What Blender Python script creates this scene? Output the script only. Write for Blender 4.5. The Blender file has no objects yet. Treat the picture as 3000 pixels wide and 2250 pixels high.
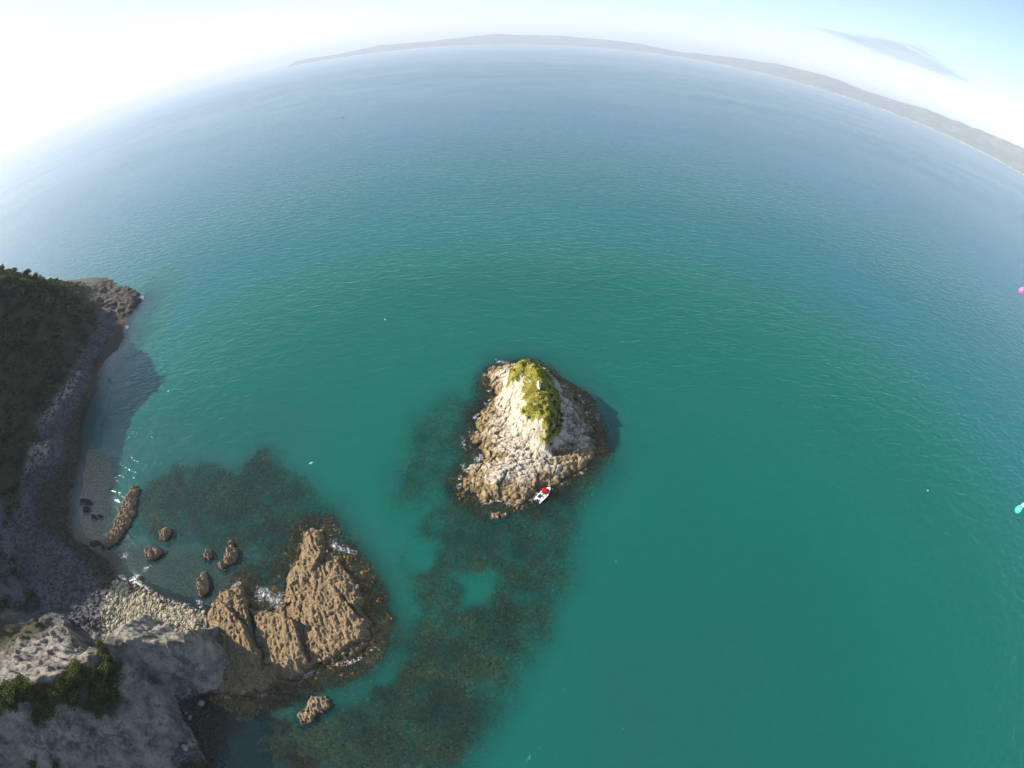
import bpy, bmesh, math, random
import numpy as np
from mathutils import Vector, Matrix

random.seed(7)
RNG = np.random.default_rng(11)
SC = bpy.context.scene
COL = SC.collection

# ------------------------------------------------------------------ camera
CAM_H = 115.0                       # metres above the sea
PITCH = math.radians(40.5)          # optical axis below the horizon
FPX = 1424.0                        # focal length in pixels of the 3000 px wide picture (equidistant)
cd = bpy.data.cameras.new('camera')
cam = bpy.data.objects.new('camera', cd); COL.objects.link(cam)
cam.location = (0, 0, CAM_H)
cam.rotation_euler = (math.pi / 2 - PITCH, 0, 0)
cd.type = 'PANO'
cd.panorama_type = 'FISHEYE_LENS_POLYNOMIAL'
cd.sensor_width = 36.0; cd.sensor_height = 27.0; cd.sensor_fit = 'HORIZONTAL'
cd.fisheye_fov = math.radians(178)
cd.fisheye_polynomial_k0 = 0.0
cd.fisheye_polynomial_k1 = -(3000.0 / FPX) / 36.0
cd.fisheye_polynomial_k2 = 0.0
cd.fisheye_polynomial_k3 = 0.0
cd.fisheye_polynomial_k4 = 0.0
cd.clip_start = 0.02; cd.clip_end = 200000.0
SC.camera = cam

# ------------------------------------------------------------------ sky and sun
SUN_AZ = math.radians(-87.0)        # measured from +Y towards +X
SUN_EL = math.radians(32.0)
w = bpy.data.worlds.new('World'); SC.world = w; w.use_nodes = True
nt = w.node_tree; nt.nodes.clear()
sky = nt.nodes.new('ShaderNodeTexSky'); sky.sky_type = 'NISHITA'; sky.sun_disc = False
sky.sun_elevation = SUN_EL; sky.sun_rotation = SUN_AZ
sky.altitude = 100; sky.air_density = 1.0; sky.dust_density = 0.7; sky.ozone_density = 1.0
bg = nt.nodes.new('ShaderNodeBackground'); bg.inputs[1].default_value = 0.10
ow = nt.nodes.new('ShaderNodeOutputWorld')
nt.links.new(sky.outputs[0], bg.inputs[0]); nt.links.new(bg.outputs[0], ow.inputs[0])
sd = bpy.data.lights.new('sun', 'SUN'); sd.energy = 4.6; sd.angle = math.radians(0.53); sd.color = (1.0, 0.93, 0.82)
sun = bpy.data.objects.new('sun', sd); COL.objects.link(sun)
sdir = Vector((math.sin(SUN_AZ) * math.cos(SUN_EL), math.cos(SUN_AZ) * math.cos(SUN_EL), math.sin(SUN_EL)))
sun.rotation_euler = sdir.to_track_quat('Z', 'Y').to_euler()
sun.location = (-60, 40, 200)
SC.view_settings.view_transform = 'Standard'; SC.view_settings.look = 'None'
SC.view_settings.gamma = 1.0; SC.view_settings.exposure = 1.15
SC.render.engine = 'CYCLES'
SC.cycles.max_bounces = 6; SC.cycles.transparent_max_bounces = 24; SC.cycles.volume_bounces = 0
SC.cycles.use_denoising = True
SC.cycles.caustics_reflective = False; SC.cycles.caustics_refractive = False

# ------------------------------------------------------------------ picture <-> place
def ray(u, v):
    dx = u - 1500.0; dy = 1125.0 - v; r = math.hypot(dx, dy); th = r / FPX
    s = math.sin(th) / max(r, 1e-9); x = dx * s; y = dy * s; z = math.cos(th)
    return (x, z * math.cos(PITCH) + y * math.sin(PITCH), -z * math.sin(PITCH) + y * math.cos(PITCH))
def G(u, v, z=0.0):
    d = ray(u, v); t = (z - CAM_H) / d[2]
    return (d[0] * t, d[1] * t)
def PR(x, y, z):
    x = np.asarray(x, float); y = np.asarray(y, float); z = np.asarray(z, float) - CAM_H
    n = np.sqrt(x * x + y * y + z * z)
    cz = (y * math.cos(PITCH) - z * math.sin(PITCH)) / n
    cy = (y * math.sin(PITCH) + z * math.cos(PITCH)) / n; cx = x / n
    th = np.arccos(np.clip(cz, -1, 1)); m = np.hypot(cx, cy) + 1e-12
    return 1500 + FPX * th * cx / m, 1125 - FPX * th * cy / m
def z1(p): return (1250 + .3617 * p[0], 1000 + .3617 * p[1])     # close-ups the points below were read from
def z2(p): return (500 + .339 * p[0], 1500 + .339 * p[1])
def z3(p): return (.4069 * p[0], 1750 + .4069 * p[1])
def z4(p): return (.392 * p[0], 750 + .392 * p[1])
def z5(p): return (.3917 * p[0], 1300 + .3917 * p[1])
def z6(p): return (700 + .452 * p[0], 1900 + .452 * p[1])
def gp(fn, pts, z=0.0): return np.array([G(*fn(p), z) for p in pts])
def gp3(fn, pts): return np.array([G(*fn(p[:2]), p[2]) + (p[2],) for p in pts])

# ------------------------------------------------------------------ numeric noise
PERM = np.tile(np.random.default_rng(3).permutation(256), 3)
def _fade(t): return t * t * t * (t * (t * 6 - 15) + 10)
def perlin(x, y, seed=0):
    x = np.asarray(x, float) + seed * 17.31; y = np.asarray(y, float) - seed * 9.17
    xi = np.floor(x).astype(int); yi = np.floor(y).astype(int); xf = x - xi; yf = y - yi
    xi &= 255; yi &= 255
    def grad(h, a, b):
        an = h * (2 * np.pi / 256); return np.cos(an) * a + np.sin(an) * b
    aa = PERM[PERM[xi] + yi]; ab = PERM[PERM[xi] + yi + 1]; ba = PERM[PERM[xi + 1] + yi]; bb = PERM[PERM[xi + 1] + yi + 1]
    u = _fade(xf); v = _fade(yf)
    n0 = grad(aa, xf, yf) * (1 - u) + grad(ba, xf - 1, yf) * u
    n1 = grad(ab, xf, yf - 1) * (1 - u) + grad(bb, xf - 1, yf - 1) * u
    return (n0 * (1 - v) + n1 * v) * 1.5
def fbm(x, y, oct=4, seed=0, gain=.5):
    s = 0; a = 1; f = 1; t = 0
    for i in range(oct):
        s = s + a * perlin(x * f, y * f, seed + i * 3); t += a; a *= gain; f *= 2.03
    return s / t
def ridged(x, y, oct=4, seed=0):
    s = 0; a = 1; f = 1; t = 0
    for i in range(oct):
        s = s + a * (1 - np.abs(perlin(x * f, y * f, seed + i * 5)) * 2); t += a; a *= .5; f *= 2.1
    return s / t
def voro(x, y, seed=0, jit=.9):
    x = np.asarray(x, float); y = np.asarray(y, float)
    xi = np.floor(x).astype(int); yi = np.floor(y).astype(int)
    f1 = np.full(x.shape, 9.0); f2 = np.full(x.shape, 9.0); cid = np.zeros(x.shape, int); voro.ox = np.zeros(x.shape); voro.oy = np.zeros(x.shape)
    for dx in (-1, 0, 1):
        for dy in (-1, 0, 1):
            cx = xi + dx; cy = yi + dy
            h = PERM[PERM[(cx + seed * 7) & 255] + ((cy + seed * 3) & 255)]; h2 = PERM[h + 91]
            qx = cx + .5 + jit * (h / 255 - .5) - x; qy = cy + .5 + jit * (h2 / 255 - .5) - y; d = np.hypot(qx, qy)
            m = d < f1; voro.ox = np.where(m, -qx, voro.ox); voro.oy = np.where(m, -qy, voro.oy)
            f2 = np.where(m, f1, np.minimum(f2, d)); cid = np.where(m, h, cid); f1 = np.where(m, d, f1)
    return f1, f2, cid / 255.0
def facets(x, y, sx_, sy_, seed, deg=0.0):
    """broken rock: every cell a tilted flat piece at its own level"""
    a, b = rot(x, y, deg); _, _, c = voro(a / sx_, b / sy_, seed)
    return (c - .5) + 1.5 * (((c * 37.7) % 1) - .5) * voro.ox + 1.5 * (((c * 91.3) % 1) - .5) * voro.oy
def rot(x, y, deg):
    a = math.radians(deg); c, s = math.cos(a), math.sin(a)
    return x * c + y * s, -x * s + y * c
def sstep(a, b, x):
    t = np.clip((x - a) / (b - a), 0, 1); return t * t * (3 - 2 * t)
def sdist(px, py, poly):
    """signed distance to a polygon, positive inside"""
    px = np.asarray(px, float); py = np.asarray(py, float)
    d = np.full(px.shape, 1e18); ins = np.zeros(px.shape, bool); n = len(poly)
    for i in range(n):
        ax, ay = poly[i]; bx, by = poly[(i + 1) % n]
        ex, ey = bx - ax, by - ay; l2 = ex * ex + ey * ey + 1e-12
        t = np.clip(((px - ax) * ex + (py - ay) * ey) / l2, 0, 1)
        d = np.minimum(d, (px - ax - t * ex) ** 2 + (py - ay - t * ey) ** 2)
        c = ((ay > py) != (by > py)) & (px < (bx - ax) * (py - ay) / (by - ay + 1e-12) + ax)
        ins ^= c
    return np.where(ins, 1, -1) * np.sqrt(d)
def ldist(px, py, line):
    """distance to a polyline and the side (+ = right of travel)"""
    d = np.full(np.shape(px), 1e18); side = np.zeros(np.shape(px))
    for i in range(len(line) - 1):
        ax, ay = line[i]; bx, by = line[i + 1]
        ex, ey = bx - ax, by - ay; l2 = ex * ex + ey * ey + 1e-12
        t = np.clip(((px - ax) * ex + (py - ay) * ey) / l2, 0, 1)
        dd = (px - ax - t * ex) ** 2 + (py - ay - t * ey) ** 2
        s = np.sign(ey * (px - ax) - ex * (py - ay))
        side = np.where(dd < d, s, side); d = np.minimum(d, dd)
    return np.sqrt(d), side
class Field:
    """smooth height through scattered points"""
    def __init__(self, pts, lam=0.0):
        p = np.asarray(pts, float); self.xy = p[:, :2]; n = len(p)
        K = np.hypot(self.xy[:, None, 0] - self.xy[None, :, 0], self.xy[:, None, 1] - self.xy[None, :, 1])
        K = -K - lam * np.eye(n)
        Q = np.hstack([np.ones((n, 1)), self.xy]); A = np.zeros((n + 3, n + 3))
        A[:n, :n] = K; A[:n, n:] = Q; A[n:, :n] = Q.T
        s = np.linalg.lstsq(A, np.concatenate([p[:, 2], np.zeros(3)]), rcond=None)[0]
        self.w = s[:n]; self.c = s[n:]
    def __call__(self, x, y):
        x = np.asarray(x, float); y = np.asarray(y, float); out = self.c[0] + self.c[1] * x + self.c[2] * y
        for (a, b), ww in zip(self.xy, self.w): out = out - ww * np.hypot(x - a, y - b)
        return out

# ------------------------------------------------------------------ object helpers
def tag(o, label=None, cat=None, group=None, kind=None):
    if label: o['label'] = label
    if cat: o['category'] = cat
    if group: o['group'] = group
    if kind: o['kind'] = kind
    return o
def link(name, me, parent=None):
    o = bpy.data.objects.new(name, me); COL.objects.link(o)
    if parent: o.parent = parent
    return o
def empty(name, loc, rz=0.0):
    o = bpy.data.objects.new(name, None); COL.objects.link(o); o.location = loc; o.rotation_euler = (0, 0, rz)
    o.empty_display_size = .3
    return o
def mesh_np(name, verts, faces, mat, smooth=True, attrs=None):
    """faces: (n,3) or (n,4) array"""
    me = bpy.data.meshes.new(name); v = np.asarray(verts, np.float32); f = np.asarray(faces, np.int32)
    k = f.shape[1]
    me.vertices.add(len(v)); me.vertices.foreach_set('co', v.ravel())
    me.loops.add(f.size); me.loops.foreach_set('vertex_index', f.ravel())
    me.polygons.add(len(f)); me.polygons.foreach_set('loop_start', np.arange(0, f.size, k, dtype=np.int32))
    me.polygons.foreach_set('loop_total', np.full(len(f), k, np.int32))
    if smooth: me.polygons.foreach_set('use_smooth', np.ones(len(f), bool))
    me.update(calc_edges=True)
    for n, a in (attrs or {}).items():
        at = me.attributes.new(n, 'FLOAT', 'POINT'); at.data.foreach_set('value', np.asarray(a, np.float32))
    if mat: me.materials.append(mat)
    return me
def grid_faces(nx, ny, keep=None):
    i = np.arange(nx * ny).reshape(ny, nx)
    f = np.stack([i[:-1, :-1], i[:-1, 1:], i[1:, 1:], i[1:, :-1]], -1).reshape(-1, 4)
    if keep is not None: f = f[keep[f].any(1)]
    return f
def compact(v, f, attrs):
    used = np.unique(f); m = np.full(len(v), -1); m[used] = np.arange(len(used))
    return v[used], m[f], {k: a[used] for k, a in attrs.items()}
def bm_obj(name, bm, mat, parent=None, smooth=False):
    me = bpy.data.meshes.new(name); bm.to_mesh(me); bm.free(); me.materials.append(mat)
    if smooth:
        for p in me.polygons: p.use_smooth = True
    return link(name, me, parent)

# ------------------------------------------------------------------ materials
class NT:
    def __init__(self, name):
        self.m = bpy.data.materials.new(name); self.m.use_nodes = True; self.t = self.m.node_tree; self.t.nodes.clear()
        self.out = self.n('ShaderNodeOutputMaterial')
    def n(self, typ, **kw):
        nd = self.t.nodes.new(typ)
        for k, v in kw.items(): setattr(nd, k, v)
        return nd
    def l(self, a, b): self.t.links.new(a, b); return self
    def put(self, sock, v):
        if isinstance(v, bpy.types.NodeSocket): self.t.links.new(v, sock)
        elif v is not None: sock.default_value = v
    def math(self, op, a, b=None, c=None, clamp=False):
        nd = self.n('ShaderNodeMath', operation=op, use_clamp=clamp)
        for i, v in enumerate((a, b, c)): self.put(nd.inputs[i], v) if v is not None else None
        return nd.outputs[0]
    def attr(self, name): return self.n('ShaderNodeAttribute', attribute_name=name).outputs['Fac']
    def pos(self): return self.n('ShaderNodeNewGeometry').outputs['Position']
    def noise(self, scale, detail=4, rough=.55, vec=None, dist=0.0):
        nd = self.n('ShaderNodeTexNoise'); nd.inputs['Scale'].default_value = scale; nd.inputs['Detail'].default_value = detail
        nd.inputs['Roughness'].default_value = rough; nd.inputs['Distortion'].default_value = dist
        self.l(vec if vec else self.pos(), nd.inputs['Vector']); return nd.outputs['Fac']
    def ramp(self, fac, stops):
        nd = self.n('ShaderNodeValToRGB'); e = nd.color_ramp.elements
        while len(e) < len(stops): e.new(.5)
        for k, (p, c) in enumerate(stops):
            e[k].position = p; e[k].color = c if len(c) == 4 else (*c, 1)
        self.put(nd.inputs[0], fac); return nd.outputs[0]
    def sst(self, x, a, b):
        nd = self.n('ShaderNodeMapRange', interpolation_type='SMOOTHSTEP'); self.put(nd.inputs[0], x)
        nd.inputs[1].default_value = a; nd.inputs[2].default_value = b; return nd.outputs[0]
    def mix(self, f, a, b, blend='MIX'):
        nd = self.n('ShaderNodeMix', data_type='RGBA', blend_type=blend)
        self.put(nd.inputs[0], f)
        for i, v in ((6, a), (7, b)): self.put(nd.inputs[i], v if isinstance(v, bpy.types.NodeSocket) else (*v, 1) if len(v) == 3 else v)
        return nd.outputs[2]
    def bump(self, h, strength=1.0, dist=1.0):
        nd = self.n('ShaderNodeBump'); nd.inputs['Strength'].default_value = strength; nd.inputs['Distance'].default_value = dist
        self.l(h, nd.inputs['Height']); return nd.outputs[0]
    def bsdf(self, color, rough=.9, normal=None, spec=.3, **kw):
        p = self.n('ShaderNodeBsdfPrincipled'); self.put(p.inputs['Base Color'], color if isinstance(color, bpy.types.NodeSocket) else (*color, 1))
        self.put(p.inputs['Roughness'], rough); p.inputs['Specular IOR Level'].default_value = spec
        if normal: self.l(normal, p.inputs['Normal'])
        for k, v in kw.items(): self.put(p.inputs[k], v)
        return p.outputs[0]
    def done(self, sh, vol=None):
        if sh: self.l(sh, self.out.inputs['Surface'])
        if vol: self.l(vol, self.out.inputs['Volume'])
        return self.m
def zcoord(t):
    s = t.n('ShaderNodeSeparateXYZ'); t.l(t.pos(), s.inputs[0]); return s.outputs['Z']

def mat_plain(name, col, rough=.6, spec=.4, var=.12, **kw):
    t = NT(name); n = t.noise(6, 3)
    c = t.mix(n, tuple(x * (1 - var) for x in col), tuple(min(1, x * (1 + var)) for x in col))
    return t.done(t.bsdf(c, rough, None, spec, **kw))

def mat_islet():
    t = NT('islet_rock'); z = zcoord(t)
    big = t.noise(.10, 4); mid = t.noise(.55, 5, .6); fine = t.noise(3.2, 6, .7)
    pale = t.ramp(fine, [(.25, (.28, .235, .175)), (.5, (.49, .43, .335)), (.75, (.63, .57, .46))])
    brown = t.ramp(mid, [(.25, (.12, .082, .040)), (.5, (.27, .195, .10)), (.78, (.40, .31, .18))])
    hz = t.math('ADD', t.math('ADD', z, t.math('MULTIPLY', t.math('SUBTRACT', big, .5), 5.0)), t.math('MULTIPLY', t.math('SUBTRACT', mid, .5), 3.0))
    c = t.mix(t.sst(hz, 1.3, 3.1), brown, pale)
    c = t.mix(t.math('MULTIPLY', t.attr('crack'), .9), c, (.07, .05, .03))
    lich = t.math('MULTIPLY', t.sst(t.noise(.9, 4, .6), .60, .68), t.sst(z, 4.5, 1.0))
    c = t.mix(t.math('MULTIPLY', lich, .55), c, (.34, .27, .05))
    soil = t.mix(fine, (.16, .15, .03), (.40, .35, .10))
    c = t.mix(t.attr('veg'), c, soil)
    algae = t.mix(fine, (.07, .045, .015), (.21, .15, .045))
    c = t.mix(t.sst(t.math('ADD', z, t.math('MULTIPLY', t.math('SUBTRACT', mid, .5), 1.3)), .95, .15), c, algae)
    b = t.bump(t.math('ADD', t.math('MULTIPLY', t.noise(1.6, 8, .65), .5), t.math('MULTIPLY', fine, .16)), .75)
    return t.done(t.bsdf(c, t.math('SUBTRACT', .95, t.math('MULTIPLY', t.sst(z, .8, .1), .4)), b, .25))
def mat_platform():
    t = NT('platform_rock'); z = zcoord(t)
    mid = t.noise(.45, 5, .62); fine = t.noise(2.6, 7, .7)
    c = t.ramp(fine, [(.26, (.075, .05, .026)), (.42, (.22, .155, .085)), (.55, (.35, .25, .14)), (.68, (.45, .335, .20)), (.85, (.54, .43, .28))])
    c = t.mix(t.math('MULTIPLY', t.sst(mid, .52, .70), .55), c, (.26, .175, .075))
    c = t.mix(t.math('MULTIPLY', t.attr('crack'), .7), c, (.06, .04, .022))
    yl = t.math('MULTIPLY', t.sst(t.noise(.33, 3, .5), .66, .70), t.sst(fine, .42, .6))
    c = t.mix(t.math('MULTIPLY', yl, .8), c, (.42, .35, .04))
    algae = t.mix(fine, (.06, .035, .012), (.24, .16, .05))
    c = t.mix(t.sst(t.math('ADD', z, t.math('MULTIPLY', t.math('SUBTRACT', mid, .5), 1.6)), 1.1, .2), c, algae)
    b = t.bump(t.math('ADD', t.math('MULTIPLY', t.noise(1.2, 8, .72), 1.0), t.math('MULTIPLY', fine, .35)), 1.0)
    return t.done(t.bsdf(c, t.math('SUBTRACT', .95, t.math('MULTIPLY', t.sst(z, .9, .1), .4)), b, .25))
def mat_headland():
    t = NT('headland_ground'); z = zcoord(t)
    big = t.noise(.05, 4); mid = t.noise(.25, 6, .65); fine = t.noise(1.5, 7, .7)
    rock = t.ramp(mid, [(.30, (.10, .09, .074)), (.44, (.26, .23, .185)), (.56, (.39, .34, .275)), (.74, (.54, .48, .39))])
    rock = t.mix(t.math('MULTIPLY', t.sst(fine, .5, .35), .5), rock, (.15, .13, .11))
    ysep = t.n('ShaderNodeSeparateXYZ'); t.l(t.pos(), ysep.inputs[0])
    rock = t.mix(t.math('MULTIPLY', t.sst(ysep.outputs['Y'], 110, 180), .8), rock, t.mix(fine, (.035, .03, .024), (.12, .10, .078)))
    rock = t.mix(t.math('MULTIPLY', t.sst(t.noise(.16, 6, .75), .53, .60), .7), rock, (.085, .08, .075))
    soil = t.mix(fine, (.045, .045, .02), (.10, .085, .04))
    c = t.mix(t.attr('veg'), rock, soil)
    scree = t.ramp(t.noise(1.1, 6, .75), [(.3, (.075, .07, .07)), (.5, (.125, .12, .12)), (.68, (.21, .205, .205))])
    c = t.mix(t.attr('beach'), c, scree)
    wet = t.mix(fine, (.035, .03, .022), (.13, .105, .06))
    c = t.mix(t.sst(t.math('ADD', z, t.math('MULTIPLY', t.math('SUBTRACT', mid, .5), 1.5)), 2.6, 1.0), c, wet)
    c = t.mix(t.sst(z, -.5, -1.5), c, t.mix(fine, (.08, .07, .04), (.27, .24, .15)))
    b = t.bump(t.math('ADD', t.math('MULTIPLY', t.noise(.5, 9, .72), 2.2), t.math('MULTIPLY', fine, .5)), 1.0)
    return t.done(t.bsdf(c, .92, b, .25))
def mat_seabed():
    t = NT('seabed_ground')
    fine = t.noise(.9, 6, .7); mid = t.noise(.16, 5, .6)
    sand = t.mix(mid, (.40, .38, .27), (.52, .49, .36))
    reef = t.ramp(fine, [(.3, (.08, .043, .014)), (.5, (.22, .125, .036)), (.68, (.36, .22, .065)), (.85, (.46, .31, .10))])
    c = t.mix(t.attr('reef'), sand, reef)
    cob = t.ramp(t.noise(1.3, 5, .75), [(.3, (.09, .065, .03)), (.5, (.30, .235, .11)), (.7, (.50, .42, .23))])
    c = t.mix(t.attr('cobble'), c, cob)
    return t.done(t.bsdf(c, .95, t.bump(fine, .25, .3), .1))
def mat_sea():
    t = NT('sea_water'); p = t.pos()
    d0 = t.attr('depth')
    d = t.math('MULTIPLY', d0, t.math('ADD', .85, t.math('MULTIPLY', t.noise(.05, 3, .5), .3)))
    ch = []
    for k in (.17, .085, .105):
        ch.append(t.math('EXPONENT', t.math('MULTIPLY', d, -k)))
    T = t.n('ShaderNodeCombineColor')
    for i in range(3): t.l(ch[i], T.inputs[i])
    inv = t.n('ShaderNodeCombineColor')
    for i in range(3): t.l(t.math('SUBTRACT', 1.0, t.math('MULTIPLY', ch[i], ch[i])), inv.inputs[i])
    # the water's own colour, a little bluer where it is deep and open
    deep = t.sst(d0, 13, 48)
    patch = t.noise(.0035, 4, .55)
    body = t.mix(deep, (.003, .100, .066), (.006, .098, .155))
    body = t.mix(t.math('MULTIPLY', t.sst(patch, .35, .7), .35), body, (.004, .080, .086))
    bodyc = t.mix(1.0, body, inv.outputs[0], 'MULTIPLY')
    # wind waves: crests run mostly along x
    mp = t.n('ShaderNodeMapping'); mp.inputs['Rotation'].default_value = (0, 0, math.radians(8)); mp.inputs['Scale'].default_value = (.48, 1, 1); t.l(p, mp.inputs[0])
    mp2 = t.n('ShaderNodeMapping'); mp2.inputs['Rotation'].default_value = (0, 0, math.radians(-14)); mp2.inputs['Scale'].default_value = (.5, 1, 1); t.l(p, mp2.inputs[0])
    gust = t.sst(t.noise(.006, 3, .5), .30, .70)
    h = t.math('ADD', t.math('MULTIPLY', t.noise(.24, 2, .5, mp.outputs[0], .9), .55), t.math('MULTIPLY', t.noise(.62, 3, .55, mp2.outputs[0], .5), .28))
    h = t.math('ADD', h, t.math('MULTIPLY', t.noise(1.9, 3, .5, mp2.outputs[0]), .06))
    mp3 = t.n('ShaderNodeMapping'); mp3.inputs['Scale'].default_value = (.25, 1, 1); mp3.inputs['Rotation'].default_value = (0, 0, .35); t.l(p, mp3.inputs[0])
    streak = t.sst(t.noise(.0016, 5, .6, mp3.outputs[0], .4), .38, .62)
    h = t.math('MULTIPLY', h, t.math('MULTIPLY', t.math('ADD', .55, t.math('MULTIPLY', t.math('ADD', gust, streak), .42)), t.math('ADD', .32, t.math('ADD', t.math('MULTIPLY', t.sst(d0, .8, 6), .95), t.math('MULTIPLY', t.sst(d0, 8, 20), .5)))))
    nb = t.bump(h, 1.0, .85)
    tr = t.n('ShaderNodeBsdfTransparent'); t.l(T.outputs[0], tr.inputs[0])
    df = t.n('ShaderNodeBsdfDiffuse'); t.l(bodyc, df.inputs[0]); 
    ad = t.n('ShaderNodeAddShader'); t.l(tr.outputs[0], ad.inputs[0]); t.l(df.outputs[0], ad.inputs[1])
    gl = t.n('ShaderNodeBsdfGlossy'); gl.inputs['Roughness'].default_value = .2; t.l(nb, gl.inputs['Normal'])
    fr = t.n('ShaderNodeFresnel'); fr.inputs[0].default_value = 1.33; t.l(nb, fr.inputs['Normal'])
    mx = t.n('ShaderNodeMixShader'); t.l(fr.outputs[0], mx.inputs[0]); t.l(ad.outputs[0], mx.inputs[1]); t.l(gl.outputs[0], mx.inputs[2])
    return t.done(mx.outputs[0])
def mat_foam():
    t = NT('sea_foam'); m = t.attr('mask')
    v = t.n('ShaderNodeTexVoronoi', feature='DISTANCE_TO_EDGE'); v.inputs['Scale'].default_value = 1.3
    wn = t.n('ShaderNodeTexNoise'); wn.inputs['Scale'].default_value = .8; wn.inputs['Detail'].default_value = 4; t.l(t.pos(), wn.inputs['Vector'])
    va = t.n('ShaderNodeVectorMath', operation='MULTIPLY_ADD'); t.l(wn.outputs['Color'], va.inputs[0]); va.inputs[1].default_value = (1.8, 1.8, 0); t.l(t.pos(), va.inputs[2])
    t.l(va.outputs[0], v.inputs['Vector'])
    lace = t.sst(v.outputs['Distance'], .20, .03)
    n = t.noise(.9, 6, .75); n2 = t.noise(3.5, 4, .7)
    core = t.sst(t.math('ADD', t.math('MULTIPLY', m, .40), n), .90, 1.06)
    cover = t.sst(t.math('ADD', m, t.math('MULTIPLY', t.math('SUBTRACT', n, .5), 3.2)), .55, 1.25)
    a = t.math('MULTIPLY', t.math('MAXIMUM', t.math('MULTIPLY', lace, t.sst(n2, .35, .6)), core), cover)
    return t.done(t.bsdf((.86, .87, .86), .7, None, .2, Alpha=t.math('MULTIPLY', a, .8)))
def mat_leaf(name, c0, c1, c2=None):
    t = NT(name); r = t.attr('tone')
    col = t.ramp(r, [(0, c0), (.6, c1), (1, c2 or c1)])
    df = t.n('ShaderNodeBsdfDiffuse'); t.l(col, df.inputs[0])
    tl = t.n('ShaderNodeBsdfTranslucent'); t.l(t.mix(1.0, col, (1.0, .95, .5), 'MULTIPLY'), tl.inputs[0])
    mx = t.n('ShaderNodeMixShader'); mx.inputs[0].default_value = .28; t.l(df.outputs[0], mx.inputs[1]); t.l(tl.outputs[0], mx.inputs[2])
    return t.done(mx.outputs[0])
def mat_stone(name, a, b, c, sc=2.0, wet=(.75, .1)):
    t = NT(name); oi = t.n('ShaderNodeObjectInfo').outputs['Random']
    n = t.noise(sc, 6, .7)
    col = t.ramp(n, [(.28, a), (.5, b), (.74, c)])
    col = t.mix(t.math('MULTIPLY', oi, .55), col, t.mix(1.0, col, (.62, .58, .52), 'MULTIPLY'))
    z = zcoord(t); col = t.mix(t.sst(t.math('ADD', z, t.math('MULTIPLY', t.math('SUBTRACT', n, .5), .8)), *wet), col, (.055, .04, .02))
    return t.done(t.bsdf(col, .9, t.bump(n, .6, .5), .25))
M = {}
M['islet'] = mat_islet(); M['platform'] = mat_platform(); M['headland'] = mat_headland(); M['seabed'] = mat_seabed()
M['sea'] = mat_sea(); M['foam'] = mat_foam()
M['forest'] = mat_leaf('forest_leaves', (.022, .032, .012), (.07, .09, .028), (.17, .165, .06))
M['shrub'] = mat_leaf('shrub_leaves', (.035, .055, .010), (.10, .135, .022), (.21, .23, .05))
M['spur'] = mat_leaf('spur_shrub_leaves', (.03, .042, .012), (.085, .105, .025), (.19, .18, .055))
M['turf'] = mat_leaf('islet_turf', (.14, .16, .015), (.36, .34, .05), (.56, .47, .14))
M['kelp'] = mat_leaf('kelp_fronds', (.18, .085, .018), (.44, .25, .05), (.72, .50, .15))
M['bark'] = mat_plain('bark', (.09, .07, .05), .9, .2, .3)
M['cobble'] = mat_stone('beach_stone', (.20, .17, .10), (.40, .35, .24), (.58, .53, .41))
M['greystone'] = mat_stone('grey_stone', (.05, .046, .045), (.085, .08, .08), (.145, .14, .142), 2.0, (3.1, 1.2))
M['searock'] = mat_stone('sea_rock', (.10, .068, .038), (.27, .195, .115), (.40, .31, .20))
M['cliffstone'] = mat_stone('cliff_stone', (.16, .15, .13), (.30, .28, .245), (.46, .43, .38))
M['palestone'] = mat_stone('pale_stone', (.42, .38, .31), (.62, .58, .50), (.75, .72, .65))

# ================================================================== LAND FORMS (height functions)
# ---- headland, bay beach and cliff spur
SH = [(415, 871), (411, 887), (368, 958), (366, 989), (345, 1024), (306, 1060), (282, 1103), (255, 1173), (231, 1240), (226, 1300),
      (226, 1339), (211, 1420), (206, 1496), (214, 1574), (274, 1612), (333, 1655), (350, 1695), (376, 1711), (431, 1735), (490, 1766), (548, 1782), (606, 1806)]
BT = [(282, 954), (243, 1016), (219, 1083), (172, 1146), (125, 1212), (108, 1299), (90, 1339), (70, 1417), (63, 1519), (55, 1613), (80, 1710), (110, 1790)]
hp = [G(u, v, 0) + (0,) for u, v in SH]
hp += [G(u + (150 - .0 * v) * (.35 if v < 1100 else .5), v + 6, -5) + (-5,) for u, v in SH[:13]]
hp += [G(u, v, 3.6) + (3.6,) for u, v in BT]
hp += [G(u - 40, v - 6, 13) + (13,) for u, v in BT[:6]]
# near crest and the ridge behind it
hp += [G(u, v, z) + (z,) for u, v, z in [(0, 835, 60), (80, 852, 46), (160, 885, 27), (215, 885, 17), (290, 872, 9), (350, 872, 5.5), (390, 874, 3.2)]]
hp += [G(u, v, z) + (z,) for u, v, z in [(0, 806, 56), (90, 826, 42), (165, 848, 28), (225, 864, 14), (262, 872, 5)]]
hp += [(-250, 262, -4), (-290, 285, -6), (-345, 275, -4), (-400, 260, 2), (-235, 240, -6), (-215, 235, -8)]
# hillside left of the frame
hp += [(-264, 120, 60), (-256, 95, 62), (-250, 70, 66), (-240, 46, 76), (-230, 88, 42), (-226, 62, 42), (-218, 38, 42), (-200, 28, 30),
       (-300, 110, 68), (-300, 60, 80), (-290, 20, 86), (-370, 100, 74), (-370, 0, 90), (-420, 180, 66), (-420, -100, 100), (-250, -10, 80), (-220, -25, 66), (-215, -70, 70), (-280, -100, 85)]
# scree apron behind the spur
hp += [(-165, 38, 6), (-150, 40, 4.2), (-136, 36, 4.0), (-150, 26, 7), (-170, 22, 12), (-128, 30, 4.4), (-118, 30, 4.2), (-190, 12, 27), (-150, 14, 12), (-135, 18, 9), (-118, 23, 7)]
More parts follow.
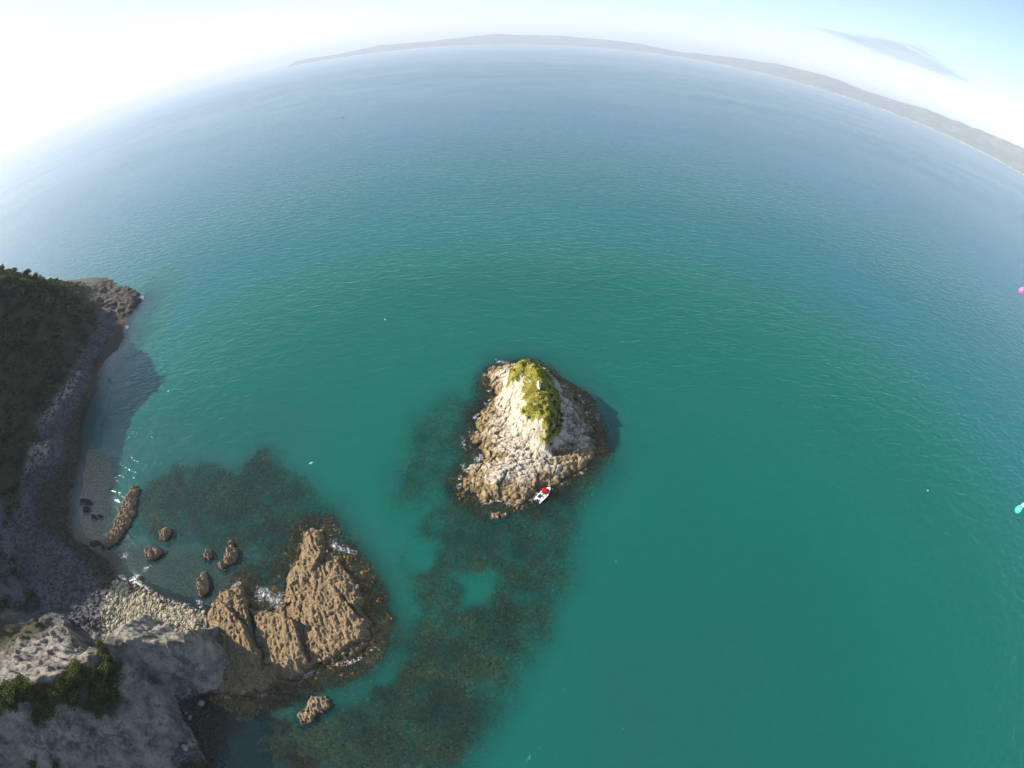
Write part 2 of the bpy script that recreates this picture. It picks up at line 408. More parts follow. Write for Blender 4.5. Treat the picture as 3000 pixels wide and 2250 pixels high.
# sunlit cobble beach between spur and platform
hp += gp3(z5, [(900, 1200, 2.0), (1000, 1180, 1.6), (1100, 1220, 2.0), (1300, 1290, 2.0), (1420, 1300, 1.8), (1000, 1330, 3.2), (1200, 1330, 3.0), (1350, 1380, 3.0), (900, 1380, 3.6), (1480, 1330, 2.2)]).tolist()
# spur: ridge crest from the nose back to the hill, the foot of its shaded face
RIDGE = gp3(z3, [(1345, 235, 17.5), (1310, 285, 18.8), (1260, 306, 19.3), (1180, 314, 20), (1050, 312, 20.8), (900, 288, 22.2), (760, 290, 24), (700, 370, 25.5), (560, 480, 28.5), (420, 545, 31), (250, 590, 34), (60, 640, 37.5), (0, 665, 38.5)])
RIDGE = np.vstack([RIDGE, [(-122, -30, 42), (-142, -58, 47), (-170, -100, 55)]])
def spur_z(x, y):
    """two steep flanks falling from a crest line that ends in an abrupt nose"""
    best = np.full(np.shape(x), 1e18); side = np.zeros(np.shape(x)); zr = np.zeros(np.shape(x)); sp = np.zeros(np.shape(x)); n = len(RIDGE) - 1
    wx = x + 1.1 * fbm(x / 6, y / 6, 3, 171); wy = y + 1.1 * fbm(x / 6, y / 6, 3, 173)
    for i in range(n):
        ax_, ay_, az_ = RIDGE[i]; bx_, by_, bz_ = RIDGE[i + 1]; ex, ey = bx_ - ax_, by_ - ay_; l2 = ex * ex + ey * ey
        t = np.clip(((wx - ax_) * ex + (wy - ay_) * ey) / l2, 0, 1); d2 = (wx - ax_ - t * ex) ** 2 + (wy - ay_ - t * ey) ** 2; m = d2 < best
        best = np.where(m, d2, best); side = np.where(m, np.sign(ey * (wx - ax_) - ex * (wy - ay_)), side); zr = np.where(m, az_ + t * (bz_ - az_), zr); sp = np.where(m, (i + t) / n, sp)
    d = np.sqrt(best); east = side < 0
    tip = sstep(.10, .0, sp)
    se = 1.3 + 2.2 * tip + 1.5 * sstep(.40, .14, sp); sw = np.interp(sp, [0, .3, .45, .6, 1], [2.0, 1.7, .95, .72, .62])
    z = zr - np.where(east, se * d * (1 + .25 * fbm(x / 9, y / 9, 3, 175)), sw * d)
    return np.where(east & (z < 4) & (sp > .42), 4 + (z - 4) * .6, z)
hp += gp3(z3, [(1700, 600, .2), (1650, 800, .3), (1500, 900, .7), (1450, 1050, .8), (1600, 1000, -.6), (1600, 1150, -.9), (1800, 1100, -2.2), (1900, 850, -1.5), (2050, 1150, -3)]).tolist()
hp += [(-104, 6, 5), (-112, 14, 6), (-98, 24, 4), (-90, 12, 2.5), (-92, 0, 3), (-100, -14, 4), (-118, -52, 6), (-100, -60, 3), (-104, -38, 3), (-92, -22, 2), (-86, -40, 1.5), (-84, 22, 2), (-80, 12, 1.6), (-82, 0, 1.6), (-72, -30, -2), (-60, -45, -5), (-90, -60, 1), (-100, -100, 3), (-60, -90, -6), (-50, 5, -4), (-40, -20, -6),
       (-136, 4, 16), (-150, -8, 22), (-165, -25, 34), (-125, 8, 11), (-160, 4, 20), (-195, -8, 42), (-180, -100, 50)]
hp += [(-60, 60, -3.5), (-95, 62, -1.6), (-110, 62, -1.5), (-125, 68, -1.4), (-110, 85, -2.6), (-130, 95, -3), (-60, 90, -6), (-100, 120, -8), (-140, 150, -9), (-60, 150, -11), (-150, 230, -12), (0, 200, -12), (0, 60, -9), (0, 0, -9), (50, 0, -11)]
headF = Field(hp, .6)
MAIN = np.array([G(u, v, 0) for u, v in SH] + gp(z3, [(1535, 190), (1560, 260), (1570, 360), (1550, 470), (1480, 570), (1480, 650), (1450, 720), (1480, 800), (1590, 850), (1640, 950), (1650, 1229)]).tolist()
                + [(-70, -14), (-74, -50), (-80, -200), (-600, -200), (-600, 300), (-420, 262), (-345, 268), (-300, 268), (-262, 246)])
def head_z(x, y, detail=True):
    x = np.asarray(x, float); y = np.asarray(y, float)
    z = headF(x, y)
    sm = sdist(x, y, MAIN)
    z = np.where(sm < 0, np.minimum(z, .15 * sm - .02 * sm * sm), z)
    spr = spur_z(x, y); k = np.clip((spr - z) / 2.5 + .5, 0, 1); z = np.where(spr > -3, z * (1 - k) + spr * k, z)
    if detail:
        up = sstep(1.5, 9, z); near = sstep(-150, -130, x) * sstep(70, 45, y)
        bx, by = rot(x, y, 25)
        z = z + up * (2.6 * fbm(x / 26, y / 26, 4, 1) * (1 - .5 * near) + near * (2.2 * fbm(bx / 6, by / 14, 5, 4, .62) + 1.3 * (ridged(bx / 9, by / 4.5, 5, 9) - .4) + .45 * fbm(x / 1.6, y / 1.6, 3, 14)))
        q = (z + 1.6 * fbm(x / 7, y / 7, 4, 22)) / 2.4; fr_ = q - np.floor(q); zt = (np.floor(q) + sstep(.5, 1, fr_)) * 2.4 - 1.6 * fbm(x / 7, y / 7, 4, 22)
        z = z + near * up * .55 * (zt - z) + near * up * (.6 * facets(x, y, 5.5, 2.2, 21, 25) + .25 * facets(x, y, 2.2, 1.0, 23, 25))
        tip = sstep(170, 200, y) * sstep(-1, 1, z) * sstep(-320, -290, x); z = z + tip * (2.2 * (ridged(x / 8, y / 8, 4, 19) - .5) + 1.6 * facets(x, y, 6, 3, 24, 40) + .8 * facets(x, y, 2.6, 1.6, 25, 40))
        sh = sstep(-2, .5, z) * (1 - up)
        z = z + sh * (.35 * fbm(x / 3, y / 3, 4, 7) + .22 * fbm(x / .9, y / .9, 2, 17))
    return z

# ---- islet
IS_OUT = [(605, 200), (520, 225), (475, 290), (475, 350), (530, 400), (580, 440), (510, 500), (430, 565), (405, 660), (430, 730), (365, 780), (385, 850), (470, 905), (410, 985), (360, 1030), (350, 1090),
          (290, 1110), (300, 1190), (345, 1225), (450, 1250), (465, 1300), (600, 1275), (690, 1310), (790, 1320), (830, 1255), (890, 1215), (1000, 1180), (1060, 1150), (1180, 1085), (1280, 1010), (1345, 935), (1375, 860), (1350, 770), (1345, 700), (1290, 640), (1265, 540), (1230, 440)]
isl_w = gp(z1, IS_OUT)
back = gp(z1, [(1150, 395), (1085, 350), (1030, 300), (960, 235), (850, 188), (740, 185), (660, 195)])
isl_poly = np.vstack([isl_w, back])
ip = [tuple(p) + (0.,) for p in isl_poly]
cen = isl_poly.mean(0)
for p in isl_poly[::2]:
    dv = (p - cen) / np.linalg.norm(p - cen); ip.append((p[0] + dv[0] * 5, p[1] + dv[1] * 5, -3.5)); ip.append((p[0] + dv[0] * 14, p[1] + dv[1] * 14, -7.5))
IRID = gp3(z1, [(940, 830, 6), (962, 760, 9.5), (985, 680, 12.5), (1000, 600, 13.8), (990, 500, 15.0), (962, 420, 16.0), (930, 330, 16.8), (895, 260, 17.2), (850, 195, 17.4), (765, 182, 16), (705, 200, 12.5)])
ip += IRID.tolist()
ip += gp3(z1, [(560, 1180, 1.8), (750, 1150, 2.3), (900, 1080, 2.6), (1000, 1000, 3.0), (1150, 950, 2.7), (1270, 860, 2.2), (600, 1000, 3), (700, 900, 2.9), (820, 880, 3.5), (950, 900, 4.0), (560, 800, 3), (650, 700, 3.3), (520, 650, 2.6), (690, 560, 4.0),
               (600, 500, 2.8), (650, 350, 3.6), (560, 300, 2.6), (640, 250, 3.8), (790, 760, 4.6), (850, 810, 4.2), (720, 640, 4.4), (760, 540, 9.6), (780, 400, 11), (785, 280, 12.6), (830, 650, 10), (880, 720, 9), (905, 790, 6.6),
               (1060, 600, 8.5), (1115, 600, 2.8), (1070, 420, 3.2), (1110, 720, 2.4), (1010, 870, 2.6), (1095, 850, 2.4), (1200, 600, 2.7), (1150, 500, 2.7), (1240, 720, 2.4), (1300, 765, 2.2), (1200, 800, 2.6)]).tolist()
ip += [(8, 136, 8), (2, 138, 6)]
islF = Field(ip, .05)
IS_VEG = [(665, 250), (690, 205), (740, 178), (800, 165), (910, 180), (960, 260), (1040, 370), (1095, 480), (1130, 600), (1110, 700), (1040, 790), (990, 850), (935, 835), (925, 775), (965, 715), (935, 640), (890, 600), (855, 640), (815, 660), (765, 580), (752, 520), (800, 510), (775, 420), (785, 290), (745, 320), (700, 280)]
veg_px = [z1(p) for p in IS_VEG]
def isl_z(x, y, detail=True):
    z = islF(x, y)
    crack = np.zeros(np.shape(x))
    if detail:
        wx = x + 1.2 * fbm(x / 5, y / 5, 3, 31); wy = y + 1.2 * fbm(x / 5, y / 5, 3, 37)
        ax, ay = rot(wx, wy, 12)
        f1, f2, cid = voro(ax / 2.0, ay / .95, 2, .8)
        g1, g2, cd2 = voro(ax / 5.0, ay / 3.2, 5)
        hill = sstep(6, 10, z)
        e = f2 - f1; E = g2 - g1
        crack = np.maximum(sstep(.13, .03, e) * .65, sstep(.06, .01, E) * .8)
        land = sstep(-.6, .6, z)
        z = z + land * (1 - .4 * hill) * (.45 * (cid - .5) + 1.25 * (cd2 - .5) - .45 * sstep(.16, 0, e) - .45 * sstep(.12, 0, E))
        z = z + land * (.6 * facets(wx, wy, 3.6, 1.9, 15, 12) * (1 - .5 * hill) + .24 * facets(wx, wy, 1.2, .8, 16, 12))
        z = z + land * (.45 * fbm(x / 3.2, y / 3.2, 5, 41, .6)) + hill * 1.6 * fbm(x / 4.5, y / 4.5, 4, 47)
        edge = sstep(3.2, .6, z) * land
        z = z + edge * .9 * (ridged(x / 2.6, y / 2.6, 3, 51) - .35)
    return z, crack

# ---- wave-cut platform in front of the spur
PL_OUT = [(1180, 180), (1240, 150), (1310, 155), (1345, 225), (1350, 330), (1480, 390), (1530, 500), (1610, 600), (1690, 780), (1660, 850), (1745, 960), (1730, 1080), (1700, 1180), (1600, 1250), (1450, 1300), (1250, 1345), (1050, 1455), (960, 1450),
          (900, 1520), (760, 1570), (560, 1590), (380, 1560), (250, 1480), (230, 1300), (330, 1060), (325, 920), (350, 850), (440, 700), (540, 660), (625, 630), (650, 700), (700, 800), (725, 850), (900, 850), (985, 800), (990, 690), (1010, 580), (1045, 480), (1110, 420), (1120, 300)]
pl_poly = gp(z2, PL_OUT)
plA = gp(z2, [(625, 630), (655, 700), (648, 800), (680, 960)], 2); plA2 = gp(z2, [(590, 930), (660, 1000), (715, 1150), (775, 1200), (780, 1260)], 2)
plB = gp(z2, [(930, 880), (1020, 920), (1080, 960), (1130, 1150), (1190, 1300), (1190, 1350)], 2)
plC = gp(z2, [(1310, 180), (1345, 330), (1300, 400)], 2); plD = gp(z2, [(1490, 480), (1560, 560), (1690, 790)], 2); plE = gp(z2, [(1560, 830), (1620, 900), (1730, 970)], 2)
plF = gp(z2, [(1700, 1080), (1560, 1130), (1400, 1240), (1250, 1290)], 2)
crk = [gp(z2, q, 2) for q in ([(1035, 620), (1120, 820), (1205, 990)], [(1205, 990), (1260, 960), (1560, 820)], [(980, 870), (1040, 960)], [(400, 760), (420, 900)], [(940, 1260), (900, 1420)], [(1205, 990), (1190, 1290)], [(1120, 430), (1230, 500)], [(430, 1080), (640, 1000)], [(760, 1330), (1000, 1290)])]
def plat_z(x, y, detail=True):
    sd_ = sdist(x, y, pl_poly)
    warp = .9 * fbm(x / 3.5, y / 3.5, 4, 61)
    s = sd_ + warp
    top = 2.3 + .9 * fbm(x / 14, y / 14, 3, 63)
    # bedding dips to the west: saw-tooth steps whose scarps face east
    for ln, amp, wid in ((plA, 3.0, 8), (plA2, 2.6, 8), (plB, 2.0, 10), (plC, 2.4, 5), (plD, 2.4, 6), (plE, 2.4, 5), (plF, 1.5, 5)):
        d, sgn = ldist(x, y, ln)
        d = d + .25 * fbm(x / 1.2, y / 1.2, 3, 65)
        west = sgn > 0
        top = top + np.where(west, amp * .55 * np.exp(-np.abs(d) / wid), -amp * .75 * np.exp(-np.abs(d) / (wid * .35)))
    z = np.where(s > 0, top * (1 - np.exp(-np.maximum(s, 0) / 1.7)), -3.8 * (1 - np.exp(np.minimum(s, 0) / 5)) + .4 * np.minimum(s + 7, 0))
    crack = np.zeros(np.shape(x))
    if detail:
        land = sstep(-.4, .8, s)
        wx = x + .8 * fbm(x / 3, y / 3, 3, 67); wy = y + .8 * fbm(x / 3, y / 3, 3, 68)
        ax, ay = rot(wx, wy, -62)
        f1, f2, cid = voro(ax / 2.4, ay / .75, 8); g1, g2, c2 = voro(ax / 6, ay / 2.6, 9)
        e = f2 - f1; E = g2 - g1
        crack = np.maximum(sstep(.10, .02, e) * .35, sstep(.05, .01, E) * .35)
        z = z + land * (.30 * (cid - .5) + .55 * (c2 - .5) - .16 * sstep(.12, 0, e) - .12 * sstep(.10, 0, E))
        z = z + land * (.30 * fbm(ax / 3.5, ay / .55, 3, 79) + .42 * facets(wx, wy, 4.2, 1.6, 12, -62) + .22 * facets(wx, wy, 1.6, .7, 13, -62))
        for q in crk:
            d, _ = ldist(wx * .35 + x * .65, wy * .35 + y * .65, q); gk = np.exp(-(d / .2) ** 2) * sstep(-.25, .15, fbm(x / 4, y / 4, 2, 69)); z = z - land * gk * .6; crack = np.maximum(crack, gk * .8)
        z = z + land * (.8 * fbm(x / 2.4, y / 2.4, 5, 71, .62) + .5 * (ridged(ax / 3.2, ay / 1.2, 4, 73) - .4))
        edge = sstep(5, .5, s) * land
        z = z + edge * 1.0 * (ridged(x / 2.8, y / 2.8, 4, 75) - .45)
    return z, crack

# ---- sea bed
def px_poly(pts): return np.array([G(u, v, 0) for u, v in pts])
REEF = [px_poly([(1290, 1330), (1350, 1180), (1440, 1050), (1520, 1060), (1760, 1180), (1800, 1330), (1740, 1480), (1700, 1600), (1660, 1760), (1590, 1880), (1520, 2010), (1450, 2120), (1390, 2260), (1300, 2500), (700, 2500), (760, 2180), (770, 2080), (860, 2030), (1000, 1990), (1110, 1900), (1200, 1780), (1160, 1640), (1220, 1560), (1260, 1480)]),
        px_poly([(860, 1560), (930, 1530), (1000, 1560), (1090, 1640), (1150, 1760), (1150, 1900), (1090, 1960), (960, 2000), (850, 2010), (780, 1980), (660, 1790), (640, 1690), (720, 1640), (730, 1560), (760, 1480), (900, 1470), (960, 1520)]),
        px_poly([(430, 1400), (520, 1350), (680, 1370), (760, 1300), (880, 1380), (960, 1440), (1000, 1510), (900, 1540), (820, 1620), (720, 1680), (620, 1640), (540, 1600), (430, 1600), (400, 1560), (380, 1490)]),
        px_poly([(1220, 1180), (1330, 1110), (1420, 1160), (1380, 1330), (1330, 1420), (1230, 1500), (1120, 1480), (1160, 1330)])]
SANDP = [px_poly(q) for q in ([(1335, 1685), (1440, 1680), (1440, 1720), (1400, 1770), (1345, 1790), (1360, 1730)], [(1215, 1590), (1260, 1600), (1255, 1660), (1205, 1655)], [(1100, 1930), (1170, 1925), (1150, 1975), (1090, 1985)], [(1030, 1975), (1090, 1990), (1065, 2030), (1035, 2020)], [(880, 1880), (940, 1990), (900, 2010), (850, 2030)])]
COBB = px_poly([(330, 1640), (230, 1590), (215, 1480), (250, 1300), (330, 1330), (330, 1450), (360, 1560), (440, 1600), (560, 1590), (650, 1640), (690, 1690), (640, 1760), (610, 1830), (480, 1790), (340, 1740)])
def bed(x, y):
    x = np.asarray(x, float); y = np.asarray(y, float)
    wv = 5.0 * fbm(x / 16, y / 16, 4, 81) + 2.2 * fbm(x / 4, y / 4, 3, 84)
    reef = np.zeros(x.shape)
    for k, q in enumerate(REEF):
        s = sdist(x, y, q) + wv
        reef = np.maximum(reef, sstep(-8, 9 if k == 0 else 7, s) * (.80 if k == 3 else .85 if k == 2 else 1.0))
    holes = sstep(.18, .42, fbm(x / 11, y / 11, 3, 91)) * .18
    reef = reef * (1 - holes)
    for q in SANDP: reef = reef * (1 - .8 * sstep(-3.0, 2.4, sdist(x, y, q) + .6 * wv))
    dsl = -sdist(x, y, isl_poly); dpl = -sdist(x, y, pl_poly)
    ring = np.maximum(sstep(9, 1.5, dsl + .6 * wv), sstep(9, 4, dpl + .3 * wv))
    sand = -9.5 - 2.5 * sstep(20, 120, x) + 4.0 * sstep(85, 25, y) * sstep(-10, 30, x) * sstep(120, 60, x) - 22 * sstep(110, 285, np.hypot(x - 10, (y - 60) * .95)) + .8 * fbm(x / 40, y / 40, 3, 86)
    inner = sstep(-45, -85, x) * sstep(150, 90, y)
    sand = sand * (1 - inner) + (-5.0) * inner
    rz = -3.0 + 1.3 * fbm(x / 9, y / 9, 4, 88) + np.maximum(1.7 * inner, 1.2 * sstep(62, 30, y))
    farislet = sstep(100, 150, y) * 2.5
    z = sand * (1 - reef) + (rz - farislet) * reef
    z = np.maximum(z, z * (1 - ring) + (-.75 + .6 * fbm(x / 3, y / 3, 3, 89)) * ring)
    reef = np.clip(np.maximum(reef, ring), 0, 1)
    cob = sstep(-4, 4, sdist(x, y, COBB) + .6 * wv)
    reef = reef * (1 - .8 * cob)
    z = z * (1 - cob) + np.maximum(z, -.95 + .5 * fbm(x / 3.5, y / 3.5, 3, 97)) * cob
    return z, reef, cob

def kelp_cover(x, y, reef, z):
    return sstep(.25, .95, reef) * sstep(-.60, .30, fbm(x / 5, y / 5, 3, 141) + .1) * sstep(-8, -3.5, z)
# ================================================================== SETTING
def axis(segs):
    out = []
    for a, b, st in segs: out += list(np.arange(a, b, st))
    out.append(segs[-1][1]); return np.array(out)
# headland mesh
gx = axis([(-460, -300, 3.0), (-300, -140, 1.0), (-140, -62, .36), (-62, -44, 1.0)]); gy = axis([(-130, -42, 1.6), (-42, 56, .36), (56, 130, .9), (130, 185, 1.3), (185, 260, .85), (260, 300, 2)])
X, Y = np.meshgrid(gx, gy); hx, hy = X.ravel(), Y.ravel(); hz = head_z(hx, hy)
HU, HV = PR(hx, hy, hz)
gxd = np.gradient(hz.reshape(X.shape), gx, axis=1); gyd = np.gradient(hz.reshape(X.shape), gy, axis=0); slope = np.hypot(gxd, gyd).ravel()
warp = 14 * fbm(hx / 8, hy / 8, 4, 101)
V_HILL = [(-400, 700), (0, 770), (280, 868), (285, 954), (243, 1016), (219, 1083), (172, 1146), (125, 1212), (112, 1299), (80, 1330), (70, 1417), (63, 1519), (50, 1613), (60, 1690), (120, 1760), (172, 1800), (175, 1830), (60, 1890), (0, 1930), (-500, 1900)]
V_SPUR = [(-60, 2010), (10, 2000), (60, 1990), (150, 2000), (195, 1950), (240, 1940), (290, 1880), (310, 1890), (320, 1930), (350, 1950), (355, 2060), (330, 2110), (290, 2080), (245, 2085), (200, 2060), (160, 2060), (140, 2110), (100, 2100), (80, 2050), (0, 2090), (-60, 2100)]
sv = sdist(HU, HV, V_HILL); ss = sdist(HU, HV, V_SPUR)
veg = np.maximum(sstep(-14, 14, sv + warp), sstep(-8, 8, ss + warp * .5))
veg = np.where((hx < -215) & (hz > 9), 1.0, veg) * sstep(2.5, 4.5, hz)
bald = sstep(.12, .3, fbm(hx / 22, hy / 22, 3, 111)) * sstep(40, 15, hz) * (hx > -215); veg = veg * (1 - .7 * bald)
beach = sstep(5.8, 4.2, hz + .4 * warp * .1) * sstep(1.3, .7, slope)
beach = beach * sstep(205, 185, hy)
beach = np.maximum(beach, sstep(-112, -120, hx) * sstep(11, 22, hy) * sstep(17, 11, hz) * sstep(60, 50, hy))
fc = grid_faces(len(gx), len(gy), keep=(hz > -4))
v_, f_, a_ = compact(np.c_[hx, hy, hz], fc, {'veg': veg, 'beach': beach})
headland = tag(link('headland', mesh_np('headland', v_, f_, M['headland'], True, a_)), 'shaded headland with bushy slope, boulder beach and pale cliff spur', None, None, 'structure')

# sea bed
def grid(x0, x1, y0, y1, st):
    ax = np.arange(x0, x1 + st, st); ay = np.arange(y0, y1 + st, st); A, B = np.meshgrid(ax, ay); return A.ravel(), B.ravel(), len(ax), len(ay)
# sea sheet: fine near the rocks, coarse to the horizon
FAR = 44000.0
def geo(a, b, r=1.32, s=1.2):
    o = []; c = a; st = s
    while c < b: o.append(c); st *= r; c += st
    return o + [b]
sx = np.array([-q for q in geo(250, FAR)][::-1] + list(np.arange(-248.8, 279, 1.2)) + geo(280, FAR))
sy = np.array([-q for q in geo(60, FAR)][::-1] + list(np.arange(-58.8, 299, 1.2)) + geo(300, FAR))
SX, SY = np.meshgrid(sx, sy); SX = SX.ravel(); SY = SY.ravel()
near = (np.abs(SX - 15) < 300) & (SY > -75) & (SY < 320)
far_d = 28 + 32 * sstep(260, 1100, np.hypot(SX, SY))
dep = far_d.copy(); bz = -far_d; breef = np.zeros(len(SX)); bcob = np.zeros(len(SX))
nx_, ny_ = SX[near], SY[near]
zb, rb, cb = bed(nx_, ny_)
edge = np.clip(np.maximum(np.maximum(sstep(200, 290, nx_), sstep(-225, -262, nx_)), np.maximum(sstep(210, 310, ny_), sstep(-35, -66, ny_))), 0, 1)
bz[near] = (zb + rb * .35 * fbm(nx_ / 1.6, ny_ / 1.6, 2, 95)) * (1 - edge) - far_d[near] * edge; breef[near] = rb; bcob[near] = cb
seabed = tag(link('seabed', mesh_np('seabed', np.c_[SX, SY, bz], grid_faces(len(sx), len(sy)), M['seabed'], True, {'reef': breef, 'cobble': bcob})), 'sandy sea bed with dark reef under the water', None, None, 'structure')
zz = np.maximum(zb, np.maximum(head_z(nx_, ny_), np.maximum(np.where(sdist(nx_, ny_, isl_poly) > -16, isl_z(nx_, ny_, False)[0], -50), plat_z(nx_, ny_, False)[0] - .25)))
# the weed canopy stands up from the bed, so there is less water above it
dep[near] = np.maximum(.04, -zz * (1 - .55 * kelp_cover(nx_, ny_, rb, zz))) * (1 - edge) + far_d[near] * edge
sea = tag(link('sea', mesh_np('sea', np.c_[SX, SY, np.zeros(len(SX))], grid_faces(len(sx), len(sy)), M['sea'], True, {'depth': dep})), 'clear teal sea reaching to the horizon', None, None, 'structure')

# ------------------------------------------------------------------ islet and platform
x0, y0 = isl_poly.min(0) - 9; x1, y1 = isl_poly.max(0) + 9
ax, ay, n1, m1 = grid(x0, x1, y0, y1, .22)
az, crack = isl_z(ax, ay)
iu, iv = PR(ax, ay, az)
isv = sdist(iu, iv, veg_px); hid = (ay > 125) & (az > 6)
isveg = np.maximum(sstep(-5, 5, isv + 26 * fbm(ax / 3, ay / 3, 4, 121)), hid * 1.0) * sstep(4.5, 6.5, az) * sstep(-.42, -.2, fbm(ax / 2.4, ay / 2.4, 4, 123))
fc = grid_faces(n1, m1, keep=(az > -2.5))
v_, f_, a_ = compact(np.c_[ax, ay, az], fc, {'veg': isveg, 'crack': crack * (1 - isveg)})
isl_root = tag(empty('rock_islet', (cen[0], cen[1], 0)), 'pale cracked rock islet with a green topped hump, standing alone in the sea', 'islet')
def child_at(o, root): o.parent = root; o.matrix_parent_inverse = Matrix.Translation(-Vector(root.location)); return o
child_at(link('bedrock', mesh_np('islet_bedrock', v_, f_, M['islet'], True, a_)), isl_root)

x0, y0 = pl_poly.min(0) - 7; x1, y1 = pl_poly.max(0) + 7
px_, py_, n2, m2 = grid(x0, x1, y0, y1, .2)
pz, pcrack = plat_z(px_, py_)
fc = grid_faces(n2, m2, keep=(pz > -2.2))
v_, f_, a_ = compact(np.c_[px_, py_, pz], fc, {'crack': pcrack})
tag(link('rock_platform', mesh_np('rock_platform', v_, f_, M['platform'], True, a_)), 'broad brown wave cut rock platform with cracks beside the cliff spur', 'rock platform')
#DETAILS
# ------------------------------------------------------------------ sea rocks, each a thing
def rock_from_poly(name, poly, h, label, cat='rock', seed=0, mat='searock', res=.16, strata=True, sink=1.4, parent=None, edge=.7):
    poly = np.asarray(poly, float); c = poly.mean(0); a0, b0 = poly.min(0) - 1.2; a1, b1 = poly.max(0) + 1.2
    gx_, gy_, n, m = grid(a0, a1, b0, b1, res)
    s = sdist(gx_, gy_, poly) + .7 * fbm(gx_ / 1.7, gy_ / 1.7, 3, seed)
    top = h * (1 + .75 * fbm(gx_ / 3, gy_ / 3, 3, seed + 2))
    z = np.where(s > 0, top * (1 - np.exp(-np.maximum(s, 0) / edge)), 1.3 * s)
    land = sstep(-.3, .5, s)
    rx, ry = rot(gx_, gy_, -60)
    z = z + land * h * (.28 * (ridged(rx / 2.2, ry / .9, 4, seed + 5) - .4) + .22 * fbm(gx_ / 1.1, gy_ / 1.1, 4, seed + 7, .6))
    z = z + land * (.55 * (ridged(gx_ / 1.9, gy_ / 1.9, 4, seed + 9) - .5) + .3 * fbm(rx / 1.6, ry / .5, 3, seed + 11))
    z = z + land * (.6 * facets(gx_, gy_, 1.6, .9, seed + 3, -60) + .3 * facets(gx_, gy_, .7, .5, seed + 4, -60))
    f1, f2, ci = voro(rx / 1.5, ry / .8, seed + 1); z = z + land * h * (.16 * (ci - .5) - .12 * sstep(.15, 0, f2 - f1))
    f = grid_faces(n, m, keep=(z > -sink))
    v, f, _ = compact(np.c_[gx_ - c[0], gy_ - c[1], np.maximum(z, -sink)], f, {})
    o = link(name, mesh_np(name, v, f, M[mat], True)); o.location = (c[0], c[1], 0)
    if parent: child_at(o, parent); o.location = (c[0], c[1], 0)
    else: tag(o, label, cat)
    return o
def pxy(fn, pts): return gp(fn, pts, .3)
def blob(fn, c, rx, ry, k=9, seed=0, tilt=0):
    r = random.Random(seed); out = []
    for i in range(k):
        a = 2 * math.pi * i / k; q = r.uniform(.82, 1.15); x, y = rx * q * math.cos(a), ry * q * math.sin(a); t = math.radians(tilt)
        out.append((c[0] + x * math.cos(t) - y * math.sin(t), c[1] + x * math.sin(t) + y * math.cos(t)))
    return gp(fn, out, .3)
rock_from_poly('reef_rock', pxy(z5, [(1010, 310), (1045, 340), (1030, 420), (1015, 520), (970, 610), (920, 690), (860, 755), (790, 785), (772, 745), (800, 690), (850, 620), (885, 520), (915, 440), (955, 380), (985, 320)]), 1.7, 'long narrow ridge of brown rock rising from the shallow bay', seed=201, edge=.9)
rock_from_poly('sea_boulder', pxy(z5, [(1195, 655), (1240, 632), (1290, 640), (1280, 680), (1240, 725), (1200, 720), (1186, 690)]), 1.9, 'dark hooked rock in the bay, above the other round rock', seed=211)
rock_from_poly('sea_boulder', pxy(z5, [(1082, 800), (1110, 775), (1180, 778), (1222, 805), (1190, 850), (1140, 880), (1095, 860)]), 1.9, 'dark rounded rock in the bay with a pale rim of sun on its left', seed=221)
rock_from_poly('sea_boulder', pxy(z5, [(1520, 820), (1550, 788), (1590, 795), (1595, 840), (1565, 865), (1525, 862)]), 1.7, 'smallest lone round rock between bay and platform', seed=231)
rock_from_poly('sea_rock', pxy(z2, [(510, 260), (530, 235), (550, 260), (555, 305), (590, 330), (585, 390), (545, 450), (490, 460), (480, 500), (440, 500), (410, 460), (420, 430), (455, 425), (460, 370), (490, 310)]), 1.9, 'jagged light brown rock with a knob standing off the platform', seed=241)
rock_from_poly('sea_rock', pxy(z2, [(300, 515), (325, 560), (345, 640), (320, 700), (270, 735), (245, 720), (230, 625), (265, 550)]), 2.6, 'tall upright oval rock close to the cobble beach surf', seed=251)
rock_from_poly('reef_knoll', pxy(z6, [(370, 430), (420, 370), (470, 300), (570, 310), (610, 350), (580, 400), (510, 430), (490, 480), (400, 500)]), 1.1, 'low tan rock awash inside the kelp below the platform', seed=261)
rock_from_poly('reef_knoll', pxy(z6, [(95, 430), (110, 400), (150, 398), (155, 425), (125, 445)]), .8, 'small tan rock at the edge of the cliff shadow', seed=271)
rock_from_poly('reef_knoll', pxy(z1, [(470, 1415), (500, 1385), (560, 1370), (650, 1385), (680, 1400), (630, 1430), (540, 1440)]), .35, 'flat tan rock almost awash off the near end of the islet', seed=281)
rock_from_poly('reef_knoll', pxy(z1, [(690, 1335), (720, 1305), (770, 1300), (800, 1325), (780, 1350), (730, 1350)]), .6, 'small foam ringed rock beside the stern of the boat', seed=291)
rock_from_poly('reef_knoll', pxy(z1, [(255, 1275), (265, 1255), (295, 1255), (300, 1280), (275, 1290)]), .5, 'small rock at the left corner of the islet, off its foot', seed=301)
rock_from_poly('beach_rock', pxy(z5, [(1030, 1110), (1055, 1095), (1100, 1105), (1105, 1125), (1065, 1140), (1035, 1130)]), 1.5, 'large dark boulder at the surf line of the cobble beach', seed=311)
rock_from_poly('beach_rock', blob(z5, (1045, 1000), 17, 16, 8, 3), 1.1, 'dark boulder standing in the surf off the cobble beach', seed=321)
